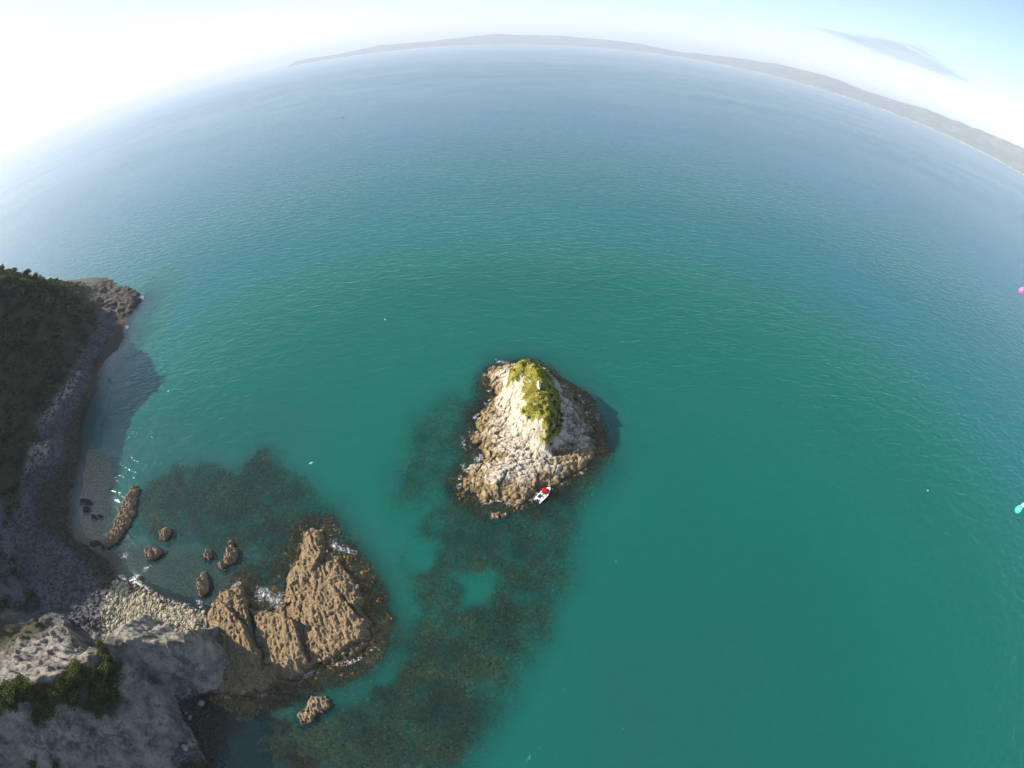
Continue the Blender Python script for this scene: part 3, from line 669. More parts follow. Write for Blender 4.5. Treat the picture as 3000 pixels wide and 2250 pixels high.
for k, (cx, cy, r) in enumerate([(730, 735, 22), (690, 748, 24), (655, 437, 30), (700, 545, 18), (742, 540, 12), (612, 425, 20), (640, 490, 26), (640, 770, 20), (765, 775, 18), (560, 735, 18)]):
    o = rock_from_poly('shore_boulder', blob(z5, (cx, cy), r, r * .85, 8, 40 + k), .5 + r * .025, ['dark boulder in the shaded shallows above the long rock ridge', 'dark boulder in the shaded shallows at the foot of the long rock ridge'][cy > 600], 'boulder', seed=331 + k * 4, mat='greystone', edge=.5)
    o['group'] = 'boulders in the shaded shallows'
# boulders below the cliff face
def ico_stone(name, mat, seed, sub=2, rough=.22):
    bm = bmesh.new(); bmesh.ops.create_icosphere(bm, subdivisions=sub, radius=1)
    r = random.Random(seed); pl = [(Vector((r.gauss(0, 1), r.gauss(0, 1), r.gauss(0, 1))).normalized(), r.uniform(.62, .92)) for _ in range(7)]
    for v in bm.verts:
        for nrm, d in pl:
            e = v.co.dot(nrm) - d
            if e > 0: v.co -= nrm * e
        v.co *= 1 + r.uniform(-rough, rough) * .35
    me = bpy.data.meshes.new(name); bm.to_mesh(me); bm.free(); me.materials.append(M[mat])
    for p in me.polygons: p.use_smooth = sub > 1
    return me
ST = {m: [ico_stone(m, m, 500 + i + 20 * k, 2) for i in range(6)] for k, m in enumerate(('cobble', 'greystone', 'palestone', 'searock', 'cliffstone'))}
def hz_at(x, y): return float(head_z(np.array([x]), np.array([y]))[0])
for k, (q, r, lab) in enumerate([((1445, 495), 1.35, 'largest pale boulder lodged on the ledge of the shaded cliff'), ((1418, 510), .95, 'smaller pale boulder wedged against the big one on the ledge'), ((1450, 762), 1.2, 'grey boulder at the cliff foot in deep shade'), ((1335, 828), .7, 'pale boulder at the foot of the cliff gully'), ((1362, 862), .8, 'grey boulder beside the gully mouth below the cliff'), ((1330, 1080), 1.3, 'rounded boulder near the bottom of the cliff foot')]):
    zz_ = 4.0
    for _ in range(14): x, y = G(*z3(q), zz_ + .5); zz_ = .6 * zz_ + .4 * hz_at(x, y)
    o = link('cliff_boulder', ST['cliffstone'][k % 6]); o.location = (x, y, zz_ + r * .2); o.scale = (r, r * .85, r * .75); o.rotation_euler = (k, k * .7, k * 1.9); tag(o, lab, 'boulder')

# ------------------------------------------------------------------ beach stones: pieces of the headland's beach
def stones(name, n, poly_px, mats, rmin, rmax, seed, zmin=-.3, zmax=6, power=2.2):
    r = random.Random(seed); P = px_poly(poly_px); a0, b0 = P.min(0); a1, b1 = P.max(0); out = []
    xs = np.array([r.uniform(a0, a1) for _ in range(n * 5)]); ys = np.array([r.uniform(b0, b1) for _ in range(n * 5)])
    ok = sdist(xs, ys, P) > 0; zs = head_z(xs, ys); ok &= (zs > zmin) & (zs < zmax); k = 0
    for x, y, z in zip(xs[ok], ys[ok], zs[ok]):
        if k >= n: break
        rad = rmin + (rmax - rmin) * r.random() ** power; out.append((x, y, z, rad, r.random(), r.random(), r.random())); k += 1
    return out
SUNB = [(335, 1700), (380, 1700), (440, 1730), (500, 1762), (560, 1780), (612, 1800), (612, 1850), (560, 1900), (330, 1900), (325, 1800)]
lst = stones('stone', 290, SUNB, None, .42, 1.15, 5)
for k, (x, y, z, rad, a, b, c) in enumerate(lst):
    o = bpy.data.objects.new('stone', ST['cobble'][k % 6]); COL.objects.link(o); o.parent = headland
    o.location = (x, y, z + rad * .12); o.scale = (rad, rad * (.65 + .3 * b), rad * .62); o.rotation_euler = (a * .5, b * .5, c * 6.28)
def stone_mass(name, recs, mat, parent, seed):
    ic = bmesh.new(); bmesh.ops.create_icosphere(ic, subdivisions=1, radius=1); bv = np.array([v.co[:] for v in ic.verts]); bf = np.array([[v.index for v in f.verts] for f in ic.faces]); ic.free()
    rg = np.random.default_rng(seed); V = []; Fc = []
    for i, (x, y, z, rad, a, b, c) in enumerate(recs):
        vv = bv * (1 + rg.uniform(-.22, .22, (len(bv), 1))) * np.array([rad, rad * (.6 + .35 * b), rad * .6]); ca, sa = math.cos(c * 6.28), math.sin(c * 6.28)
        vv = np.c_[vv[:, 0] * ca - vv[:, 1] * sa + x, vv[:, 0] * sa + vv[:, 1] * ca + y, vv[:, 2] + z + rad * .1]
        V.append(vv); Fc.append(bf + i * len(bv))
    o = link(name, mesh_np(name, np.vstack(V), np.vstack(Fc), M[mat], False)); o['kind'] = 'stuff'
    if parent: o.parent = parent
    return o
stone_mass('cobbles', stones('c', 5200, SUNB, None, .12, .5, 6), 'cobble', headland, 1)
SHB = [(345, 960), (330, 985), (300, 1050), (260, 1150), (235, 1240), (230, 1340), (212, 1420), (205, 1500), (215, 1580), (270, 1615), (335, 1660), (340, 1760), (330, 1870), (200, 1860), (110, 1790), (60, 1650), (62, 1500), (85, 1350), (110, 1290), (130, 1210), (180, 1140), (225, 1070), (250, 1010), (290, 955)]
stone_mass('shingle', stones('g', 7500, SHB, None, .16, .95, 8, -.5, 9, 3.0), 'greystone', headland, 2)
FOOT = [(540, 2030), (600, 2000), (660, 2080), (670, 2250), (640, 2400), (520, 2400), (530, 2150)]
stone_mass('rubble', stones('f', 1500, FOOT, None, .15, .9, 9, -1.2, 4, 2.5), 'greystone', headland, 3)
# loose blocks on the islet and platform (parts of them)
r = random.Random(77)
def blocks(root, poly, zf, n, mat, band, rmin, rmax, seed):
    r = random.Random(seed); k = 0; a0, b0 = poly.min(0); a1, b1 = poly.max(0)
    while k < n:
        x, y = r.uniform(a0, a1), r.uniform(b0, b1); s = float(sdist(np.array([x]), np.array([y]), poly)[0])
        if not (band[0] < s < band[1]): continue
        z = float(zf(np.array([x]), np.array([y]))[0][0])
        if z > 5 or z < -.7: continue
        rad = rmin + (rmax - rmin) * r.random() ** 1.8
        o = bpy.data.objects.new('rock_block', ST[mat][k % 6]); COL.objects.link(o)
        if root: child_at(o, root)
        o.location = (x, y, z + rad * .1); o.scale = (rad, rad * r.uniform(.6, .9), rad * r.uniform(.5, .8)); o.rotation_euler = (r.uniform(-.4, .4), r.uniform(-.4, .4), r.uniform(0, 6.28)); k += 1
blocks(isl_root, isl_w, isl_z, 90, 'searock', (-.6, 4.5), .35, 1.35, 91)
plat_root = bpy.data.objects['rock_platform']
blocks(plat_root, pl_poly, plat_z, 80, 'searock', (-.4, 6), .3, 1.1, 92)

# ------------------------------------------------------------------ leaves
def leaf_mesh(name, C, size, mat, seed=0, upb=.6, flat=1.0, tone=None):
    rg = np.random.default_rng(seed); n = len(C); size = np.broadcast_to(size, n)
    nr = rg.normal(size=(n, 3)); nr[:, 2] = np.abs(nr[:, 2]) + upb; nr /= np.linalg.norm(nr, axis=1)[:, None]
    t = rg.normal(size=(n, 3)); t -= nr * (t * nr).sum(1)[:, None]; t /= np.linalg.norm(t, axis=1)[:, None]; b = np.cross(nr, t)
    L = (size * rg.uniform(.7, 1.3, n))[:, None]; W = L * rg.uniform(.45, .8, n)[:, None]
    V = np.stack([C - t * L, C + b * W + nr * L * .15, C + t * L, C - b * W + nr * L * .15], 1).reshape(-1, 3)
    tn = rg.random(n) if tone is None else np.clip(tone + rg.normal(0, .18, n), 0, 1)
    return mesh_np(name, V, np.arange(n * 4).reshape(-1, 4), mat, False, {'tone': np.repeat(tn, 4)})
def crown_pts(n, rx, ry, rz, rg, lobes=9):
    lc = rg.normal(size=(lobes, 3)); lc /= np.linalg.norm(lc, axis=1)[:, None]; lc *= rg.uniform(.35, .75, (lobes, 1)); lc[:, 2] = np.abs(lc[:, 2]) * .8
    k = rg.integers(0, lobes, n); p = rg.normal(size=(n, 3)); p /= np.linalg.norm(p, axis=1)[:, None]
    p = lc[k] + p * rg.uniform(.22, .48, (n, 1)); lt = rg.uniform(.15, .8, lobes)[k]
    return p * np.array([rx, ry, rz]), lt
def tube(bm, pts, radii, seg=6):
    rings = []
    for i, (p, rr) in enumerate(zip(pts, radii)):
        p = Vector(p); d = (Vector(pts[min(i + 1, len(pts) - 1)]) - Vector(pts[max(i - 1, 0)])).normalized(); a = d.orthogonal().normalized(); b = d.cross(a)
        rings.append([bm.verts.new(p + (a * math.cos(2 * math.pi * k / seg) + b * math.sin(2 * math.pi * k / seg)) * rr) for k in range(seg)])
    for r0, r1 in zip(rings, rings[1:]):
        for k in range(seg): bm.faces.new((r0[k], r0[(k + 1) % seg], r1[(k + 1) % seg], r1[k]))
    bm.faces.new(rings[0][::-1]); bm.faces.new(rings[-1])
def make_plant(kind, mat, n, leaf, seed, trunk):
    rg = np.random.default_rng(seed); P, lt = crown_pts(n, 1, 1, .8, rg); P[:, 2] += .45 + trunk
    cm = leaf_mesh(kind + '_crown', P, leaf, mat, seed, .5, 1, lt)
    bm = bmesh.new(); r = random.Random(seed)
    tube(bm, [(0, 0, -.5), (.05, .02, .1 + trunk * .5), (.02, .06, .5 + trunk)], [.10, .07, .04])
    for k in range(4):
        a = k * 1.6 + r.random(); tube(bm, [(0.03, .03, .15 + trunk * .7), (.3 * math.cos(a), .3 * math.sin(a), .5 + trunk), (.55 * math.cos(a), .55 * math.sin(a), .75 + trunk)], [.05, .035, .015], 5)
    tm = bpy.data.meshes.new(kind + '_trunk'); bm.to_mesh(tm); bm.free(); tm.materials.append(M['bark'])
    return cm, tm
def put_plant(name, cm, tm, loc, sc, rz, label, cat, group, parts=('crown', 'trunk')):
    e = empty(name, loc, rz); e.scale = sc; tag(e, label, cat, group)
    a = link(parts[0], cm, e); b = link(parts[1], tm, e); return e
# spur shrubs
spurP = [make_plant('spur_shrub', M['spur'], 900, .085, 600 + i, .15) for i in range(4)]
for k, (u, v, s) in enumerate([(296, 1892, 1.7), (303, 1920, 2.2), (325, 1945, 2.0), (298, 1965, 2.6), (330, 1990, 2.6), (225, 1955, 2.3), (250, 1990, 2.8), (290, 2010, 3.0), (330, 2040, 2.6), (275, 2055, 2.6), (205, 1990, 2.4), (180, 2010, 2.4), (215, 2040, 2.8), (305, 2085, 2.0), (150, 2035, 2.6), (120, 2055, 2.6), (95, 2030, 2.2), (140, 2085, 2.4), (110, 2095, 2.0), (60, 2010, 2.4), (70, 2040, 2.0), (25, 2030, 2.6), (5, 2055, 2.4), (40, 2065, 1.8), (0, 2080, 1.8), (345, 1955, 1.6), (170, 1995, 1.8), (95, 2235, 1.3), (165, 2245, 1.2)]):
    zg = 20.0
    for _ in range(12): x, y = G(u, v, zg + s * .6); zg = .5 * zg + .5 * hz_at(x, y)
    cm, tm = spurP[k % 4]
    put_plant('shrub', cm, tm, (x, y, zg), (s * 1.3, s * (1.0 + .5 * ((k * 7) % 5) / 5), s * .95), k * 1.3, ['olive shrub on the narrow tip of the cliff spur crest', 'dark shrub in the thick clump right of the spur crest', 'olive shrub in the middle of the spur scrub, below the sunlit rock', 'yellowish sunlit shrub at the left end of the spur scrub', 'small lone shrub at the bottom edge of the cliff'][0 if v < 1950 and u > 280 else 4 if v > 2200 else 1 if u > 240 else 2 if u > 115 else 3], 'shrub', 'shrubs on the cliff spur', ('foliage', 'stem'))
# forest on the shaded hillside: one mass, skyline trees singled out
rg = np.random.default_rng(41)
tx = rg.uniform(-420, -150, 44000); ty = rg.uniform(-60, 280, 44000); tz = head_z(tx, ty); tu, tv = PR(tx, ty, tz)
tw = 14 * fbm(tx / 8, ty / 8, 4, 101)
ok = ((sdist(tu, tv, V_HILL) + tw * .7 > -2) | ((tx < -215) & (tz > 9))) & (tz > 4.2) & (tu > np.where(tx < -235, -900, -260)) & ((tu > -200) | (rg.random(44000) < .12)) & (rg.random(44000) < .55 + .4 * (tz > 12)) & ~((fbm(tx / 22, ty / 22, 3, 111) > .16) & (tz < 30) & (tx > -215))
ok &= ~((np.abs(tu - 230) < 75) & (tv > 860) & (tv < 905) & (tz < 14))
tx, ty, tz = tx[ok][:5600], ty[ok][:5600], tz[ok][:5600]
P = []; S = []; TN = []
for i, (x, y, z) in enumerate(zip(tx, ty, tz)):
    s = rg.uniform(1.2, 3.2) * (.75 + .5 * sstep(8, 40, z)); n = 44
    d = rg.normal(size=(n, 3)); d /= np.linalg.norm(d, axis=1)[:, None]; d[:, 2] = np.abs(d[:, 2]) * .9 - .1
    P.append(d * s * rg.uniform(.65, 1.05, (n, 1)) + np.array([x, y, z + s * .45])); S.append(np.full(n, .24 * s)); TN.append(np.full(n, rg.uniform(0, 1)))
P = np.vstack(P); S = np.concatenate(S); TN = np.concatenate(TN)
tag(link('hillside_bush', leaf_mesh('hillside_bush', P, S, M['forest'], 3, .5, 1, TN)), 'dense dark native bush covering the shaded headland slope', 'bush', None, 'stuff')
treeP = [make_plant('tree', M['forest'], 620, .12, 700 + i, .9) for i in range(4)]
LT = ['tallest dark tree on the headland skyline', 'rounded dark tree on the skyline left of the tallest', 'dark tree on the skyline at the left edge', 'dark skyline tree just right of the tallest', 'small lone dark tree on the skyline above the dip', 'small dark tree on the skyline nearest the rocky point', 'low dark tree between the tallest and the dip', 'low dark tree on the skyline beside the left edge one']
for k, (u, v, s) in enumerate([(90, 812, 4.2), (50, 806, 3.6), (12, 800, 3.6), (112, 818, 3.2), (160, 836, 2.6), (182, 846, 2.2), (132, 826, 2.4), (30, 803, 3.0)]):
    # stand on the far ridge: follow the sight line to where it leaves the ground
    d = ray(u, v + 12); best = None
    ts = np.linspace(230, 430, 500); hx2, hy2 = d[0] * ts, d[1] * ts; gz = head_z(hx2, hy2); rz_ = CAM_H + d[2] * ts
    j = int(np.argmin(np.where((ts > 250), rz_ - gz, 99))); x, y = hx2[j], hy2[j]
    cm, tm = treeP[k % 4]
    put_plant('skyline_tree', cm, tm, (x, y, gz[j] - .2), (s, s, s), k * 2.1, LT[k], 'tree', 'trees on the headland skyline')
# islet turf and shrubs
sel = np.where(isveg > .45)[0]; rg = np.random.default_rng(43); pick = rg.choice(sel, 26000); 
P = np.c_[ax[pick] + rg.uniform(-.15, .15, len(pick)), ay[pick] + rg.uniform(-.15, .15, len(pick)), az[pick] + rg.uniform(0, .28, len(pick))]
tn = np.clip(.5 + 1.3 * fbm(P[:, 0] / 3.2, P[:, 1] / 3.2, 4, 131), 0, 1)
child_at(tag(link('turf', leaf_mesh('islet_turf', P, .21, M['turf'], 5, 1.0, 1, tn)), 'yellow green turf on the crest', None, None, 'stuff'), isl_root)
isP = [make_plant('islet_shrub', M['shrub'], 520, .13, 800 + i, .05) for i in range(4)]
def iz(x, y): return float(isl_z(np.array([x]), np.array([y]))[0][0])
for k, (q, s) in enumerate([((1000, 830), .8), ((955, 800), 1.0), ((990, 770), 1.2), ((1030, 730), 1.4), ((985, 720), 1.2), ((1060, 680), 1.5), ((1005, 670), 1.4), ((1060, 620), 1.5), ((970, 620), 1.2), ((1010, 600), 1.4), ((1065, 560), 1.5), ((990, 545), 1.3), ((930, 570), 1.1), ((1030, 500), 1.4), ((960, 490), 1.2), ((1010, 430), 1.2), ((915, 520), 1.0), ((790, 560), .8), ((830, 610), .8), ((870, 705), .55), ((715, 230), .8), ((735, 310), .6), ((930, 420), .9), ((985, 370), 1.0), ((1085, 640), 1.3), ((1090, 590), 1.3)]):
    zg = 9.0
    for _ in range(14): x, y = G(*z1(q), zg + s * .5); zg = .6 * zg + .4 * iz(x, y)
    cm, tm = isP[k % 4]
    put_plant('shrub', cm, tm, (x, y, zg - .1), (s, s, s * .75), k * 1.7, ['green shrub at the near foot of the islet hump', 'dark green shrub on the shaded right side of the islet hump', 'green shrub along the middle of the islet crest', 'small shrub on the pale left flank of the islet hump'][3 if q[0] < 880 else 0 if q[1] > 760 else 1 if q[0] > 1020 else 2], 'shrub', 'shrubs on the islet hump', ('foliage', 'stem'))
# white standing rock on the crest
def pinnacle():
    zg = 14.5; q = (910, 345)
    for _ in range(14): x, y = G(*z1(q), zg + .8); zg = .6 * zg + .4 * iz(x, y)
    bm = bmesh.new(); rs = random.Random(4); rings = []
    for zz_, rr in ((-.5, .8), (.0, .85), (.6, .75), (1.2, .55), (1.7, .35), (2.1, .12)):
        rings.append([bm.verts.new((rr * .8 * math.cos(a) * rs.uniform(.85, 1.15) - .1 * zz_, rr * 1.7 * math.sin(a) * rs.uniform(.85, 1.15), zz_)) for a in [2 * math.pi * k / 9 for k in range(9)]])
    for r0, r1 in zip(rings, rings[1:]):
        for k in range(9): bm.faces.new((r0[k], r0[(k + 1) % 9], r1[(k + 1) % 9], r1[k]))
    bm.faces.new(rings[-1])
    o = bm_obj('standing_rock', bm, M['palestone']); o.location = (x, y, zg); tag(o, 'white pointed rock standing in the turf of the islet crest', 'rock')
pinnacle()
o = rock_from_poly('flat_stone', [(-.8, -.25), (.7, -.4), (1.0, .25), (-.3, .5)], .35, 'flat pale stone lying in the turf left of the white pointed rock', seed=351, mat='palestone', res=.1, sink=.3)
zg = 13.
for _ in range(14): x, y = G(*z1((838, 320)), zg); zg = .6 * zg + .4 * iz(x, y)
o.location = (x, y, zg + .1)

# ------------------------------------------------------------------ kelp
rg = np.random.default_rng(51)
kx = rg.uniform(-150, 60, 90000); ky = rg.uniform(5, 160, 90000)
kz, kr, kc = bed(kx, ky)
dens = kelp_cover(kx, ky, kr, kz); hd = head_z(kx, ky); pz2 = plat_z(kx, ky, False)[0]; iz2 = islF(kx, ky)
ok = (dens > .12) & (rg.random(90000) < dens * .85) & (hd < -.5) & (pz2 < -.25) & (np.where(sdist(kx, ky, isl_poly) > -12, iz2, -9) < -.25) & (kz > -6)
kx, ky, kz = kx[ok], ky[ok], np.maximum(np.maximum(kz[ok], hd[ok]), pz2[ok])
k_per = 5; n = len(kx)
C = np.repeat(np.c_[kx, ky, np.minimum(kz * .52, -.12)], k_per, 0) + rg.normal(0, .28, (n * k_per, 3)) * np.array([1, 1, .3]); C[:, 2] = np.minimum(C[:, 2], -.1)
tk = np.clip(.5 + .7 * fbm(C[:, 0] / 12, C[:, 1] / 12, 3, 143), 0, 1)
tag(link('kelp', leaf_mesh('kelp', C, .58, M['kelp'], 7, .9, 1, tk)), 'brown kelp fronds covering the shallow reef', 'kelp', None, 'stuff')

# ------------------------------------------------------------------ foam
FM = []
def foam(poly, feather, res=.35, gain=1.0):
    poly = np.asarray(poly, float); a0, b0 = poly.min(0) - 2; a1, b1 = poly.max(0) + 2; x, y, n, m = grid(a0, a1, b0, b1, res)
    s = sdist(x, y, poly); mk = sstep(-1.8, feather + 1.0, s) * gain; f = grid_faces(n, m, keep=mk > .02)
    if len(f):
        v, f, a = compact(np.c_[x, y, np.full(len(x), .035 + .006 * len(FM) / 40)], f, {'m': mk}); FM.append((v, f, a['m']))
for q, ft in [([(720, 640), (780, 620), (860, 640), (900, 690), (1000, 640), (1000, 780), (950, 850), (900, 840), (820, 790), (730, 800), (700, 720)], 1.6), ([(1330, 230), (1400, 200), (1450, 260), (1560, 290), (1620, 350), (1560, 390), (1470, 360), (1380, 340), (1340, 300)], 1.3), ([(1400, 140), (1480, 150), (1470, 180), (1420, 170)], .8), ([(1090, 280), (1130, 260), (1125, 310), (1095, 330)], .6)]: foam(gp(z2, q), ft)
for q, ft in [([(270, 770), (300, 770), (330, 860), (310, 890), (270, 830)], .8), ([(360, 920), (440, 905), (490, 890), (490, 920), (440, 990), (400, 1010), (370, 980)], 1.0), ([(270, 990), (320, 980), (340, 1060), (290, 1070)], .9), ([(230, 1140), (290, 1130), (310, 1190), (270, 1210), (235, 1180)], .8), ([(600, 1300), (700, 1300), (800, 1310), (800, 1350), (740, 1360), (640, 1330)], .7), ([(550, 140), (660, 160), (650, 190), (560, 180)], .8), ([(460, 260), (480, 250), (480, 300), (462, 310)], .5), ([(1210, 420), (1250, 420), (1260, 480), (1230, 480)], .6), ([(1360, 560), (1400, 580), (1410, 640), (1370, 640)], .7), ([(330, 720), (360, 720), (370, 770), (340, 770)], .6)]: foam(gp(z1, q), ft)
SURF = [(870, 985), (900, 975), (960, 1010), (1020, 980), (1040, 1020), (1080, 1050), (1150, 1110), (1250, 1160), (1400, 1200), (1480, 1235), (1560, 1280), (1530, 1300), (1440, 1265), (1330, 1235), (1200, 1190), (1110, 1130), (1040, 1085), (960, 1050), (900, 1020)]
foam(gp(z5, SURF), .55, .25, 1.25)
for q, ft in [([(880, 830), (960, 810), (960, 860), (900, 870)], .6), ([(1060, 920), (1130, 900), (1110, 960), (1070, 960)], .6), ([(1460, 1180), (1500, 1150), (1530, 1240), (1480, 1230)], .5), ([(1010, 310), (1055, 330), (1050, 400), (1030, 380)], .5), ([(760, 690), (830, 630), (840, 650), (780, 710)], .5), ([(990, 960), (1060, 960), (1050, 1040), (1000, 1020)], .5)]: foam(gp(z5, q), ft, .25)
foam(gp(z4, [(1030, 290), (1080, 295), (1075, 330), (1040, 340)]), .8); foam(gp(z4, [(930, 515), (970, 520), (960, 550), (935, 545)]), .6)
def wash(poly, seed, cut):
    a0, b0 = poly.min(0) - 3; a1, b1 = poly.max(0) + 3; x, y, n, m = grid(a0, a1, b0, b1, .4)
    s = sdist(x, y, poly) + .8 * fbm(x / 3, y / 3, 3, seed); mk = sstep(1.7, .2, np.abs(s + .7)) * sstep(cut, cut + .3, fbm(x / 6, y / 6, 3, seed + 3)) * .95
    f = grid_faces(n, m, keep=mk > .02); v, f, a = compact(np.c_[x, y, np.full(len(x), .05)], f, {'m': mk}); FM.append((v, f, a['m']))
wash(isl_poly, 181, -.05); wash(pl_poly, 185, .0)
off = 0; VV = []; FF = []; MM = []
for v, f, m in FM: VV.append(v); FF.append(f + off); MM.append(m); off += len(v)
tag(link('surf_foam', mesh_np('surf_foam', np.vstack(VV), np.vstack(FF), M['foam'], True, {'mask': np.concatenate(MM)})), 'white foam washing round the rocks and beach', 'foam', None, 'stuff')

# ------------------------------------------------------------------ motor boat
M['gel'] = mat_plain('white_gelcoat', (.80, .80, .78), .3, .5, .04); M['red'] = mat_plain('red_canvas', (.62, .012, .025), .75, .2, .08); M['grey'] = mat_plain('grey_deck', (.30, .31, .33), .7, .3)
M['dark'] = mat_plain('dark_rubber', (.03, .03, .035), .5, .4); M['steel'] = mat_plain('steel_tube', (.6, .6, .62), .3, .5, .05, Metallic=.8); M['glass'] = mat_plain('tinted_screen', (.05, .06, .08), .1, .5)
def box(bm, c, s, rz=0.0):
    mt = Matrix.Translation(c) @ Matrix.Rotation(rz, 4, 'Z') @ Matrix.Diagonal((*s, 1)); bmesh.ops.create_cube(bm, size=1, matrix=mt)
def boat():
    bw = G(1611.5, 1428.5, .9); stn = G(1573, 1468, .7); dx, dy = bw[0] - stn[0], bw[1] - stn[1]; L = math.hypot(dx, dy); sc = L / 6.0
    e = empty('motor_boat', ((bw[0] + stn[0]) / 2, (bw[1] + stn[1]) / 2, 0), math.atan2(dy, dx)); e.scale = (sc, sc, sc)
    tag(e, 'small white motor boat with a red canopy moored beside the islet', 'boat')
    xs = [-2.5, -1.5, -.5, .5, 1.3, 2.0, 2.6, 3.0]; hb = [1.08, 1.15, 1.18, 1.15, 1.0, .74, .40, .05]; gz = [.72, .74, .78, .84, .90, .96, 1.02, 1.05]; kz_ = [-.3, -.32, -.32, -.3, -.22, -.05, .3, .8]
    bm = bmesh.new(); rows = []
    for x, b, g_, k in zip(xs, hb, gz, kz_):
        ch = k + (g_ - k) * .38; pr = [(-b, g_), (-b * .93, ch), (-b * .5, k + .08 * (g_ - k)), (0, k), (b * .5, k + .08 * (g_ - k)), (b * .93, ch), (b, g_)]
        rows.append([bm.verts.new((x, y, z)) for y, z in pr])
    for r0, r1 in zip(rows, rows[1:]):
        for k in range(6): bm.faces.new((r0[k], r1[k], r1[k + 1], r0[k + 1]))
    bm.faces.new(rows[0]); bm_obj('hull', bm, M['gel'], e, True)
    bm = bmesh.new(); rows = []                      # gunwale band
    for x, b, g_ in zip(xs, hb, gz):
        i = max(b - .2, .01); rows.append([bm.verts.new(q) for q in ((x, -b - .04, g_), (x, -b - .04, g_ + .06), (x, -i, g_ + .06), (x, -i, g_ - .5), (x, i, g_ - .5), (x, i, g_ + .06), (x, b + .04, g_ + .06), (x, b + .04, g_))])
    for r0, r1 in zip(rows, rows[1:]):
        for k in (0, 1, 2, 4, 5, 6): bm.faces.new((r0[k], r0[k + 1], r1[k + 1], r1[k]))
    bm_obj('gunwale', bm, M['gel'], e)
    bm = bmesh.new(); a = [bm.verts.new((x, y, .28)) for x, y in ((-2.5, -.9), (1.0, -.95), (1.0, .95), (-2.5, .9))]; bm.faces.new(a); bm_obj('cockpit_floor', bm, M['grey'], e)
    bm = bmesh.new(); rows = []                      # foredeck
    for x, b, g_ in list(zip(xs, hb, gz))[4:]: rows.append([bm.verts.new((x, -b + .02, g_ + .02)), bm.verts.new((x, 0, g_ + .12)), bm.verts.new((x, b - .02, g_ + .02))])
    for r0, r1 in zip(rows, rows[1:]):
        for k in range(2): bm.faces.new((r0[k], r1[k], r1[k + 1], r0[k + 1]))
    bm_obj('foredeck', bm, M['gel'], e, True)
    bm = bmesh.new(); box(bm, (1.95, 0, 1.08), (.5, .5, .06)); bm_obj('deck_hatch', bm, M['grey'], e)
    bm = bmesh.new(); rows = []
    for x, y in ((1.15, -.95), (1.55, -.55), (1.65, 0), (1.55, .55), (1.15, .95)): rows.append((bm.verts.new((x, y, .95)), bm.verts.new((x - .28, y * .93, 1.45))))
    for r0, r1 in zip(rows, rows[1:]): bm.faces.new((r0[0], r1[0], r1[1], r0[1]))
    bm_obj('windscreen', bm, M['glass'], e)
    bm = bmesh.new(); n = 9; rows = []               # canopy
    for i in range(6):
        x = -.35 + i * .36; wd = 1.08 - .03 * max(0, i - 3) ** 2 * 2
        rows.append([bm.verts.new((x, wd * (2 * k / (n - 1) - 1), 1.95 + .22 * (1 - (2 * k / (n - 1) - 1) ** 2) - .05 * max(0, i - 3))) for k in range(n)])
    for r0, r1 in zip(rows, rows[1:]):
        for k in range(n - 1): bm.faces.new((r0[k], r1[k], r1[k + 1], r0[k + 1]))
    bmesh.ops.solidify(bm, geom=bm.faces[:], thickness=.03); cp = bm_obj('canopy', bm, M['red'], e, True)
    for sx_, sy_ in ((-.3, -1.04), (-.3, 1.04), (1.2, -.95), (1.2, .95)):
        bm = bmesh.new(); tube(bm, [(sx_ + (.15 if sx_ < 0 else -.15), sy_, .8), (sx_, sy_, 1.95)], [.02, .02], 6); bm_obj('canopy_pole', bm, M['steel'], e)
    for s in (-1, 1):
        bm = bmesh.new(); tube(bm, [(1.3, s * .95, .95), (1.6, s * .85, 1.3), (2.4, s * .45, 1.4), (2.95, s * .05, 1.42)], [.02] * 4, 6); bm_obj('bow_rail', bm, M['steel'], e)
        bm = bmesh.new(); tube(bm, [(-2.55, s * .98, .45), (-2.85, s * .98, .5), (-3.0, s * .98, .55)], [.22, .20, .12], 8); bm_obj('stern_pod', bm, M['gel'], e, True)
    for q, nm, mt in (((-.1, -.45, .62), 'seat', 'gel'), ((-.1, .45, .62), 'seat', 'gel')):
        bm = bmesh.new(); box(bm, q, (.5, .5, .16)); box(bm, (q[0] - .24, q[1], q[2] + .28), (.1, .5, .5)); box(bm, (q[0], q[1], .42), (.2, .2, .3)); bm_obj(nm, bm, M[mt], e)
    bm = bmesh.new(); box(bm, (-2.15, 0, .55), (.45, 1.9, .5)); bm_obj('transom_bench', bm, M['gel'], e)
    bm = bmesh.new(); box(bm, (-.95, .35, .42), (.85, .6, .26), .1); bm_obj('engine_box', bm, M['dark'], e)
    bm = bmesh.new(); box(bm, (-1.25, -.35, .45), (.6, .42, .32), .25); bm_obj('cool_box', bm, M['gel'], e)
    bm = bmesh.new(); box(bm, (-1.6, .45, .36), (.4, .3, .2), .5); bm_obj('crate', bm, M['dark'], e)
    bm = bmesh.new(); box(bm, (-2.75, 0, .98), (.55, .36, .42)); box(bm, (-2.72, 0, .5), (.2, .16, .7)); box(bm, (-2.78, 0, .05), (.34, .12, .4)); bmesh.ops.bevel(bm, geom=bm.edges[:], offset=.04, segments=2, affect='EDGES'); bm_obj('outboard_motor', bm, M['dark'], e)
boat()

